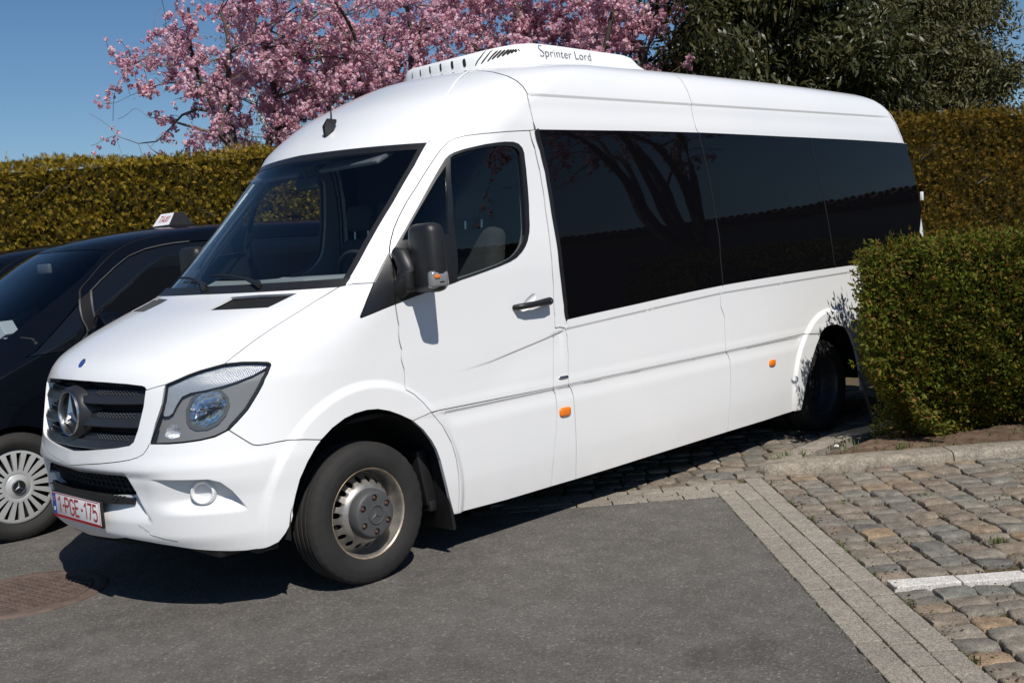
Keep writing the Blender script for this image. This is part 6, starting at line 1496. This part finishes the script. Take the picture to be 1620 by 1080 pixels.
LANCE_V = np.array([(0, 0, 0), (.35, .13, .03), (.35, -.13, .03), (.72, .09, -.04), (.72, -.09, -.04), (1, 0, -.16)]); LANCE_F = np.array([(0, 2, 1), (1, 2, 4), (1, 4, 3), (3, 4, 5)])
# a flat fan of scale-leaved conifer twigs
def fan():
    V = []; F = []; n = 0
    for a, l, w in ((0, 1.0, .075), (.50, .78, .062), (-.50, .78, .062), (.95, .55, .055), (-.95, .55, .055)):
        c, s = math.cos(a), math.sin(a); st = .12 if a else 0
        V += [(st-s*w*.4, c*w*.4, 0), (st+s*w*.4, -c*w*.4, 0), (st+c*l*.6+s*w, s*l*.6-c*w, .05), (st+c*l*.6-s*w, s*l*.6+c*w, .05), (st+c*l, s*l, -.03)]
        F += [(n, n+1, n+2), (n, n+2, n+3), (n+3, n+2, n+4)]; n += 5
    return np.array(V), np.array(F)
FAN_V, FAN_F = fan()
def fbm2(a, b, seed, sc=1.0):
    r = np.random.default_rng(seed); o = np.zeros(np.shape(a))
    for k in range(5):
        f = sc*2.0**k; ph = r.uniform(0, 6.28, 4); th = r.uniform(0, 6.28, 2)
        o = o+(np.sin(f*(a*math.cos(th[0])+b*math.sin(th[0]))+ph[0])*np.sin(f*(a*math.cos(th[1])+b*math.sin(th[1])+.3)+ph[1]))/1.6**k
    return o
def hedge(name, p0, p1, thick, top, m, label, dens_, seed, group=None):
    rng = np.random.default_rng(seed); p0 = np.array(p0); p1 = np.array(p1); L = np.linalg.norm(p1-p0); t = (p1-p0)/L; nrm = np.array([t[1], -t[0]])
    if np.dot(nrm, np.array([3.2, 5.2])-p0) < 0: nrm = -nrm
    root = empty(name, (0, 0, 0)); tag(root, label, 'hedge', group)
    bm = bmesh.new(); c = (p0+p1)/2-nrm*(thick/2+.09)
    box(bm, (c[0], c[1], top/2-.05), (L, thick-.10, top-.10), Matrix.Rotation(math.atan2(t[1], t[0]), 3, 'Z')); bm_obj('hedge_core', bm, 'hedge_core', root)
    # face
    n = int(L*top*dens_); s = rng.uniform(0, L, n); h = rng.uniform(.25, 1.005, n)*top; bulge = .075*fbm2(s, h, seed, 3.0)
    depth = -np.abs(rng.normal(0, .05, n))-.07*np.clip((h-top+.12)/.12, 0, 1)**2; P = p0[None]+t[None]*s[:, None]+nrm[None]*(bulge+depth)[:, None]; pos = np.column_stack([P, h])
    d = nrm[None]*rng.uniform(.35, 1.1, (n, 1))+t[None]*rng.normal(0, .6, (n, 1)); dirs = np.column_stack([d, rng.normal(.42, .50, n)])
    # top
    n2 = int(L*thick*dens_*.75); s2 = rng.uniform(0, L, n2); q2 = rng.uniform(-thick, .03, n2); z2 = top+.060*fbm2(s2, q2, seed+1, 1.7)-np.abs(rng.normal(0, .07, n2))-.05*np.clip((q2+.10)/.13, 0, 1)**2
    P2 = p0[None]+t[None]*s2[:, None]+nrm[None]*q2[:, None]; pos2 = np.column_stack([P2, z2]); d2 = np.column_stack([rng.normal(0, .55, (n2, 2)), rng.uniform(.5, 1.2, n2)])
    # stray leaders above the cut
    n3 = int(L*5); s3 = rng.uniform(0, L, n3); b3 = rng.uniform(-thick*.7, 0, n3); hh = rng.uniform(.02, .14, n3); hh[rng.random(n3) < .10] += .16
    P3 = []; D3 = []
    for k in range(n3):
        for j in range(7): 
            P3.append([*(p0+t*(s3[k]+rng.normal(0, .025))+nrm*(b3[k]+rng.normal(0, .02))), top+hh[k]*rng.random()-.03]); D3.append([rng.normal(0, .35), rng.normal(0, .35), 1])
    pos = np.concatenate([pos, pos2, np.array(P3)]); dirs = np.concatenate([dirs, d2, np.array(D3)])
    sc = rng.uniform(.038, .084, len(pos)); cloud('foliage', pos, basis(dirs, rng), sc, FAN_V, FAN_F, m, root)
    # a few bare brown stems in thin spots
    bm = bmesh.new()
    for k in range(int(L*2)):
        s_ = rng.uniform(0, L); z_ = rng.uniform(1.0, top-.3); a = p0+t*s_+nrm*-.05; b = a+t*rng.normal(0, .25)+nrm*.03
        tube(bm, [(a[0], a[1], z_), (b[0], b[1], z_+rng.uniform(.1, .4))], [.012, .006], 5)
    bm_obj('stem', bm, 'bark', root)['kind'] = 'stuff'
    return root
hedge('conifer_hedge', (2.6, -11.9), (-8.6, -3.82), 1.1, 3.0, 'hedge_leaf', 'long clipped golden conifer hedge behind the parked vehicles', 1080, 5)
hedge('conifer_hedge', (-8.6, -3.82), (-18.5, 2.45), 1.1, 2.99, 'hedge_leaf_brown', 'browner clipped conifer hedge behind the tail of the minibus', 880, 6)
# ---- clipped shrub in the bed beside the tail of the bus
def bush():
    rng = np.random.default_rng(21); root = empty('clipped_bush', (-5.0, 2.6, .05)); tag(root, 'dense clipped green bush in the kerbed bed beside the minibus tail', 'bush')
    P0 = np.array([-3.80, 1.71]); n_ = GN; a_ = -GA; top = 1.36
    poly = [P0, P0+n_*4.6, P0+n_*4.6+a_*2.1, np.array([-6.3, 1.30]), np.array([-4.55, 1.28])]
    cen = np.mean(poly, axis=0)
    pos = []; nr = []
    def face(pa, pb, cnt, z0, z1):
        d = pb-pa; L = np.linalg.norm(d); t = d/L; o = np.array([t[1], -t[0]])
        if np.dot(o, pa-cen) < 0: o = -o
        s = rng.uniform(0, L, cnt); z = rng.uniform(z0, z1, cnt)
        und = -.24*np.clip((.55-z)/.55, 0, 1)**1.4-.26*np.clip((z-.95)/.42, 0, 1)**2-.10*np.clip((.22-np.minimum(s, L-s))/.22, 0, 1)**2
        off = und+.110*fbm2(s, z, 4, 2.0)+.035*fbm2(s, z, 14, 7.0)-np.abs(rng.normal(0, .055, cnt)); P = pa[None]+t[None]*s[:, None]+o[None]*off[:, None]
        pos.append(np.column_stack([P, z])); nr.append(np.column_stack([np.repeat(o[None], cnt, 0)+rng.normal(0, .5, (cnt, 2)), rng.normal(.35, .5, cnt)]))
    face(poly[0], poly[1], 60000, .05, top+.02); face(poly[4], poly[0], 16000, .10, top+.02); face(poly[3], poly[4], 14000, .10, top+.02)
    cnt = 34000; A = rng.random((cnt, 2)); q = np.array(poly); P = rng.uniform(q.min(0), q.max(0), (cnt*3, 2)); P = P[inside(P, q)][:cnt]; cnt = len(P)
    z = top+.07-.22*np.clip((.45-np.min([np.linalg.norm(P-np.array(e)[None], axis=1) for e in dens([tuple(x) for x in poly], .06)], axis=0))/.45, 0, 1)**2+.085*fbm2(P[:, 0], P[:, 1], 9, 2.4)-np.abs(rng.normal(0, .045, cnt)); sh = rng.random(cnt) < .06; z[sh] += rng.uniform(0, .09, sh.sum())
    pos.append(np.column_stack([P, z])); nr.append(np.column_stack([rng.normal(0, .6, (cnt, 2)), rng.uniform(.4, 1, cnt)]))
    # sprigs that break the outline
    sp = []; sd = []
    for k in range(900):
        e = rng.random(); f = rng.integers(0, 3)
        if f == 0: b = poly[0]+(poly[1]-poly[0])*e; z0 = top-.02; dd = np.array([rng.normal(0, .2), rng.normal(0, .2), 1])
        elif f == 1: b = poly[4]+(poly[0]-poly[4])*e; z0 = rng.uniform(.4, top); dd = np.array([rng.normal(0, .3), -1.0, rng.normal(.4, .4)])
        else: b = poly[0]+np.array([rng.normal(0, .05), rng.normal(0, .05)]); z0 = rng.uniform(.5, top); dd = np.array([1.0, -.4, rng.normal(.4, .4)])
        dd /= np.linalg.norm(dd); l = rng.uniform(.03, .14)
        for j in range(9):
            s = rng.random(); sp.append([b[0]+dd[0]*l*s, b[1]+dd[1]*l*s, z0+dd[2]*l*s]); sd.append(dd*.6+rng.normal(0, .6, 3))
    # a low fresh shoot at the foot
    b = np.array([*xy(-.98, 2.75), .24])
    for k in range(420):
        pos_ = b+rng.normal(0, 1, 3)*np.array([.20, .20, .075]); sp.append(pos_); sd.append(rng.normal(0, 1, 3)+np.array([.3, .3, .3]))
    pos = np.concatenate(pos+[np.array(sp)]); nr = np.concatenate(nr+[np.array(sd)])
    pos[:, :2] -= 0; pos -= np.array([-5.0, 2.6, .05])
    cloud('foliage', pos, basis(nr, rng), rng.uniform(.024, .046, len(pos)), LEAF_V*np.array([1, 1.1, 1]), LEAF_F, 'bush_leaf', root)
    bm = bmesh.new(); _ip = inset([tuple(q) for q in poly], .13); _ip2 = inset([tuple(q) for q in poly], .36); ins_ = [(x+5.0, y-2.6) for x, y in _ip]; ins2 = [(x+5.0, y-2.6) for x, y in _ip2]
    lo = [bm.verts.new((*p, .06)) for p in ins2]; mi_ = [bm.verts.new((*p, .60)) for p in ins_]; hi = [bm.verts.new((*p, top-.22)) for p in ins_]; top_ = [bm.verts.new((*p, top-.10)) for p in ins2]
    for r0, r1 in ((lo, mi_), (mi_, hi), (hi, top_)):
        for i in range(5): bm.faces.new((r0[i], r0[(i+1) % 5], r1[(i+1) % 5], r1[i]))
    bm.faces.new(lo[::-1]); bm.faces.new(top_); bm_obj('bush_core', bm, 'bush_core', root)
    bm = bmesh.new()
    for k in range(26):
        p = poly[0]+(poly[1]-poly[0])*rng.random()+a_*rng.uniform(.40, .9)-np.array([-5.0, 2.6]); tube(bm, [(p[0], p[1], .0), (p[0]+rng.normal(0, .06), p[1]+rng.normal(0, .06), .4)], [.014, .008], 5)
    o = bm_obj('stem', bm, 'bark', root); o['kind'] = 'stuff'
bush()
# ---- trees
def skeleton(rng, base, h0, lean, levels, spread, l0, r0, nb, droop=0.0, upw=.35):
    """limbs as (points, radii, level)."""
    limbs = []
    def grow(p, d, l, r, lev):
        k = 6; pts = [p]; q = p.copy(); dd = d.copy()
        for i in range(k):
            dd = dd+rng.normal(0, .11, 3)+np.array([0, 0, (.05*upw-droop*lev*.06)]); dd /= np.linalg.norm(dd); q = q+dd*l/k; pts.append(q.copy())
        rad = np.linspace(r, r*.55, k+1); limbs.append((np.array(pts), rad, lev))
        if lev < levels:
            for j in range(nb[lev]):
                t = rng.uniform(.35, 1.0) if j else 1.0; i = min(k, max(1, int(t*k))); a = rng.normal(0, 1, 3); a -= a.dot(dd)*dd; a /= np.linalg.norm(a)
                d2 = dd*rng.uniform(.5, .9)+a*spread*rng.uniform(.6, 1.1)+np.array([0, 0, upw*.3]); d2 /= np.linalg.norm(d2); grow(pts[i], d2, l*rng.uniform(.58, .82), rad[i]*.66, lev+1)
    grow(np.array(base, float), np.array([*lean, 1.0])/np.linalg.norm([*lean, 1.0]), h0, r0, 0); return limbs
def limb_mesh(name, limbs, m, parent, nmax=7):
    bm = bmesh.new()
    for pts, rad, lev in limbs: tube(bm, pts.tolist(), [max(.003, float(q)) for q in rad], max(4, nmax-lev), True)
    return bm_obj(name, bm, m, parent, True, 80)
# a double blossom: a ball of ruffled petals
def pompom(rng, k=13):
    V = []; F = []
    for i in range(k):
        d = rng.normal(0, 1, 3); d /= np.linalg.norm(d); a = np.cross(d, rng.normal(0, 1, 3)); a /= np.linalg.norm(a); b = np.cross(d, a); n = len(V); s = .42
        V += [tuple(d*.62-a*s-b*s*.6), tuple(d*.80+a*s*.9-b*s*.7), tuple(d*1.0+a*s+b*s*.8), tuple(d*.78-a*s*.8+b*s)]; F += [(n, n+1, n+2, n+3)]
    return np.array(V), np.array(F)
def nodes_of(limbs):
    P = np.concatenate([l[0] for l in limbs]); R = np.concatenate([l[1] for l in limbs]); return P, R
def bend(p, q, rng, k=6, sag=.0, wob=.10):
    """a wandering twig from p to q."""
    d = q-p; L = np.linalg.norm(d); t = np.linspace(0, 1, k+1)[:, None]; o = rng.normal(0, 1, 3)*L*wob; o2 = rng.normal(0, 1, 3)*L*wob*.5
    return p+d*t+o*np.sin(math.pi*t)+o2*np.sin(2*math.pi*t)+np.array([0, 0, 1])*L*sag*np.sin(math.pi*t)
def crown_skeleton(rng, c, r, trunk_h, n1, n2, n3, r0=.13, reach=1.0, low=-.75):
    """trunk, main limbs towards the crown, branches and twigs that each start on the nearest older wood."""
    c = np.array(c, float); r = np.array(r, float)
    def inside_pt(lo, hi):
        while True:
            d = rng.normal(0, 1, 3); d /= np.linalg.norm(d)
            if d[2] < low: continue
            return c+d*r*rng.uniform(lo, hi)*(1+.13*math.sin(5*math.atan2(d[1], d[0])+d[2]*4))
    top = np.array([0, 0, trunk_h]); limbs = [(bend(np.zeros(3), top, rng, 6, 0, .03), np.linspace(r0, r0*.75, 7), 0)]
    for _ in range(n1):
        q = inside_pt(.55, .9); s = np.array([0, 0, trunk_h*rng.uniform(.7, 1.0)]); limbs.append((bend(s, q, rng, 10, .16, .05), np.linspace(r0*.55, r0*.14, 11), 1))
    P, R = nodes_of(limbs[1:])
    for lev, n, lo, hi in ((2, n2, .35, 1.0), (3, n3, .2, 1.08)):
        new = []
        for _ in range(n):
            q = inside_pt(lo, hi); D = np.linalg.norm(P-q, axis=1)-.15*(P[:, 2] < q[2]); i = np.argsort(D)[rng.integers(0, 3)]; L = np.linalg.norm(P[i]-q)
            if L > 1.7*reach: q = P[i]+(q-P[i])*1.7*reach/L
            new.append((bend(P[i], q, rng, 6, .05, .09), np.linspace(min(R[i]*.6, .026 if lev == 2 else .0085), .0035, 7), lev))
        limbs += new; P, R = nodes_of([l for l in limbs if l[2] >= 1])
    return limbs
def cherry(name, base, seed, label, c=(0, 0, 4.3), r=(2.6, 2.0, 2.3), count=5200, n=(8, 60, 300), group='pink blossom trees behind the hedge', young=.25, low=-.75):
    rng = np.random.default_rng(seed); root = empty(name, base); tag(root, label, 'tree', group)
    limbs = crown_skeleton(rng, c, r, 1.7, *n, low=low)
    limb_mesh('trunk', [l for l in limbs if l[2] <= 1], 'bark', root, 9); limb_mesh('branches', [l for l in limbs if l[2] > 1], 'limb_bark', root, 6)['kind'] = 'stuff'
    tw = [l for l in limbs if l[2] >= 2]; w = np.array([1.0 if l[2] == 3 else 1.6 for l in tw]); w *= rng.uniform(.25, 1.6, len(tw)); w /= w.sum(); pos = []
    pick = rng.choice(len(tw), count, p=w)
    while len(pos) < count:
        p = tw[pick[len(pos)]][0]; t = rng.uniform(.25, 1.0)*(len(p)-1); i = int(min(t, len(p)-2)); q = p[i]+(p[i+1]-p[i])*(t-i)
        for _ in range(rng.integers(2, 5)): pos.append(q+rng.normal(0, .058, 3)+np.array([0, 0, -.035]))
    pos = np.array(pos[:count]); T = [pompom(rng) for _ in range(3)]; cr = []
    for i in range(3):
        q = pos[i::3]; cr.append(cloud('crown', q, rand_rot(len(q), rng), rng.uniform(.030, .050, len(q)), T[i][0], T[i][1], 'blossom_petal', None))
    join_to('crown', cr, root)
    k = int(count*young); q = pos[rng.integers(0, len(pos), k)]+rng.normal(0, .035, (k, 3)); cloud('young_leaves', q, rand_rot(len(q), rng), rng.uniform(.03, .06, len(q)), LEAF_V, LEAF_F, 'bronze_leaf', root)['kind'] = 'stuff'
    return root
leaf_mat('bronze_leaf', [(.12, .045, .03), (.16, .07, .04), (.10, .06, .025)], .5, .3, .3)
def place(u, depth):
    """ground point seen at picture column u (of 1620) and this distance along the view."""
    lat = (u-810)/1753.8*depth; fw = Vector((_f.x, _f.y, 0)).normalized(); r = Vector((_r.x, _r.y, 0)); p = Vector(CAM_POS)+fw*depth+r*lat; return (p.x, p.y, 0)
cherry('cherry_tree', place(452, 16.6), 31, 'pink blossoming cherry tree with open branches against the blue sky', c=(0, 0, 4.2), r=(2.35, 2.35, 2.0), count=4300, n=(9, 75, 360), low=-.95)
cherry('cherry_tree', place(660, 17.2), 44, 'pink blossoming cherry tree rising behind the front of the minibus roof', c=(0, 0, 4.4), r=(2.3, 2.3, 2.2), count=4900, n=(8, 66, 360), low=-.95)
cherry('cherry_tree', place(935, 17.6), 52, 'dense pink cherry tree between the roof unit and the dark evergreen', c=(0, 0, 4.8), r=(2.0, 2.0, 2.2), count=7600, n=(7, 60, 360), low=-.95)
def leafy(name, base, seed, label, lm, nleaf, ls, tv, tf, c, r, n=(8, 60, 420), droop=True, cat='tree', bark='bark', clump=.16, twig_m='twig', per=1.0, h=1.6, low=-.85):
    rng = np.random.default_rng(seed); root = empty(name, base); tag(root, label, cat)
    limbs = crown_skeleton(rng, c, r, h, *n, low=low)
    limb_mesh('trunk', [l for l in limbs if l[2] <= 1], bark, root, 8); limb_mesh('branches', [l for l in limbs if l[2] > 1], twig_m, root, 5)['kind'] = 'stuff'
    tw = [l for l in limbs if l[2] >= 2]; w = rng.uniform(.3, 1.4, len(tw)); w /= w.sum(); pk = rng.choice(len(tw), nleaf, p=w); t = rng.uniform(.15, 1.0, nleaf)*6; i = np.minimum(t.astype(int), 5)
    A = np.array([l[0] for l in tw]); q = A[pk, i]+(A[pk, i+1]-A[pk, i])*(t-i)[:, None]; ax = A[pk, i+1]-A[pk, i]; ax /= np.maximum(np.linalg.norm(ax, axis=1, keepdims=True), 1e-6)
    pos = q+rng.normal(0, clump, q.shape)*np.array([1, 1, .8]); dd = ax*.6+rng.normal(0, .6, pos.shape)+np.array([0, 0, -.8 if droop else .1])
    cloud('crown', pos, basis(dd, rng), rng.uniform(.7, 1.25, len(pos))*ls, tv, tf, lm, root); return root
leafy('evergreen_tree', place(1235, 18.0), 61, 'dark glossy evergreen tree with drooping leaves above the rear roof of the bus', 'laurel_leaf', 88000, .15, LANCE_V, LANCE_F, (0, 0, 4.3), (2.2, 2.2, 2.6), clump=.17)
leafy('evergreen_tree', place(1490, 19.4), 67, 'paler grey green evergreen tree beside the darker one above the brown hedge', 'olive_leaf', 60000, .11, LANCE_V, LANCE_F, (0, 0, 4.2), (1.55, 1.55, 2.5), clump=.16)
leafy('budding_tree', place(560, 24), 71, 'tall pale stemmed tree just budding yellow green behind the blossom', 'bud_leaf', 9000, .055, LEAF_V, LEAF_F, (0, 0, 5.0), (3.2, 3.2, 3.4), n=(9, 70, 500), droop=False, bark='birch_bark', clump=.06, twig_m='twig', h=2.4)
leafy('shrub', place(18, 17.2), 75, 'small conifer tip showing over the hedge at the edge of the sky', 'olive_leaf', 2500, .05, LEAF_V, LEAF_F, (0, 0, 2.6), (.45, .45, .6), n=(5, 20, 60), droop=False, cat='shrub', clump=.05, h=1.2)
# ---------------------------------------------------------------- what the dark panes mirror: a tile-topped garden wall and a blossom tree on the camera's side of the yard
wall = empty('garden_wall', (-13.7, 7.45, 0), math.radians(25.2)); tag(wall, 'rendered garden wall with a tiled coping, mirrored in the side windows of the minibus', 'wall')
bm = bmesh.new(); box(bm, (0, 0, 1.30), (22, .30, 2.6)); bm_obj('wall_face', bm, 'wall_render', wall)
def coping_tile():
    bm = bmesh.new(); n = 7; a = []; b = []
    for s, L in ((.14, a), (-.14, b)):
        for i in range(n):
            t = math.pi*i/(n-1); L.append(bm.verts.new((.075*math.cos(t)*(1 if s > 0 else .8), s*1.9, .02+.040*math.sin(t)-abs(s)*.0)))
    for i in range(n-1): bm.faces.new((a[i], a[i+1], b[i+1], b[i]))
    me = bpy.data.meshes.new('coping_tile'); bm.to_mesh(me); bm.free(); me.materials.append(MATS['roof_tile']); return me
ct = coping_tile()
for k in range(146):
    for s in (1,):
        o = bpy.data.objects.new('coping_tile', ct); COL.objects.link(o); o.parent = wall
        o.location = (-10.9+k*.150, .0, 2.755+random.uniform(-.008, .008)); o.rotation_euler = (0, 0, random.uniform(-.03, .03))
bm = bmesh.new(); prism(bm, [(-.26, 2.60), (-.26, 2.68), (0, 2.80), (.26, 2.68), (.26, 2.60)], -11, 11, lambda a, b, h: (h, a, b)); bm_obj('coping', bm, 'roof_tile', wall)
cherry('cherry_tree', (-10.5, 6.3, 0), 83, 'half open cherry tree in front of the garden wall, mirrored in the first side windows', c=(1.2, .9, 4.4), r=(2.6, 2.6, 1.7), count=1900, n=(9, 55, 190), group=None, young=.6)
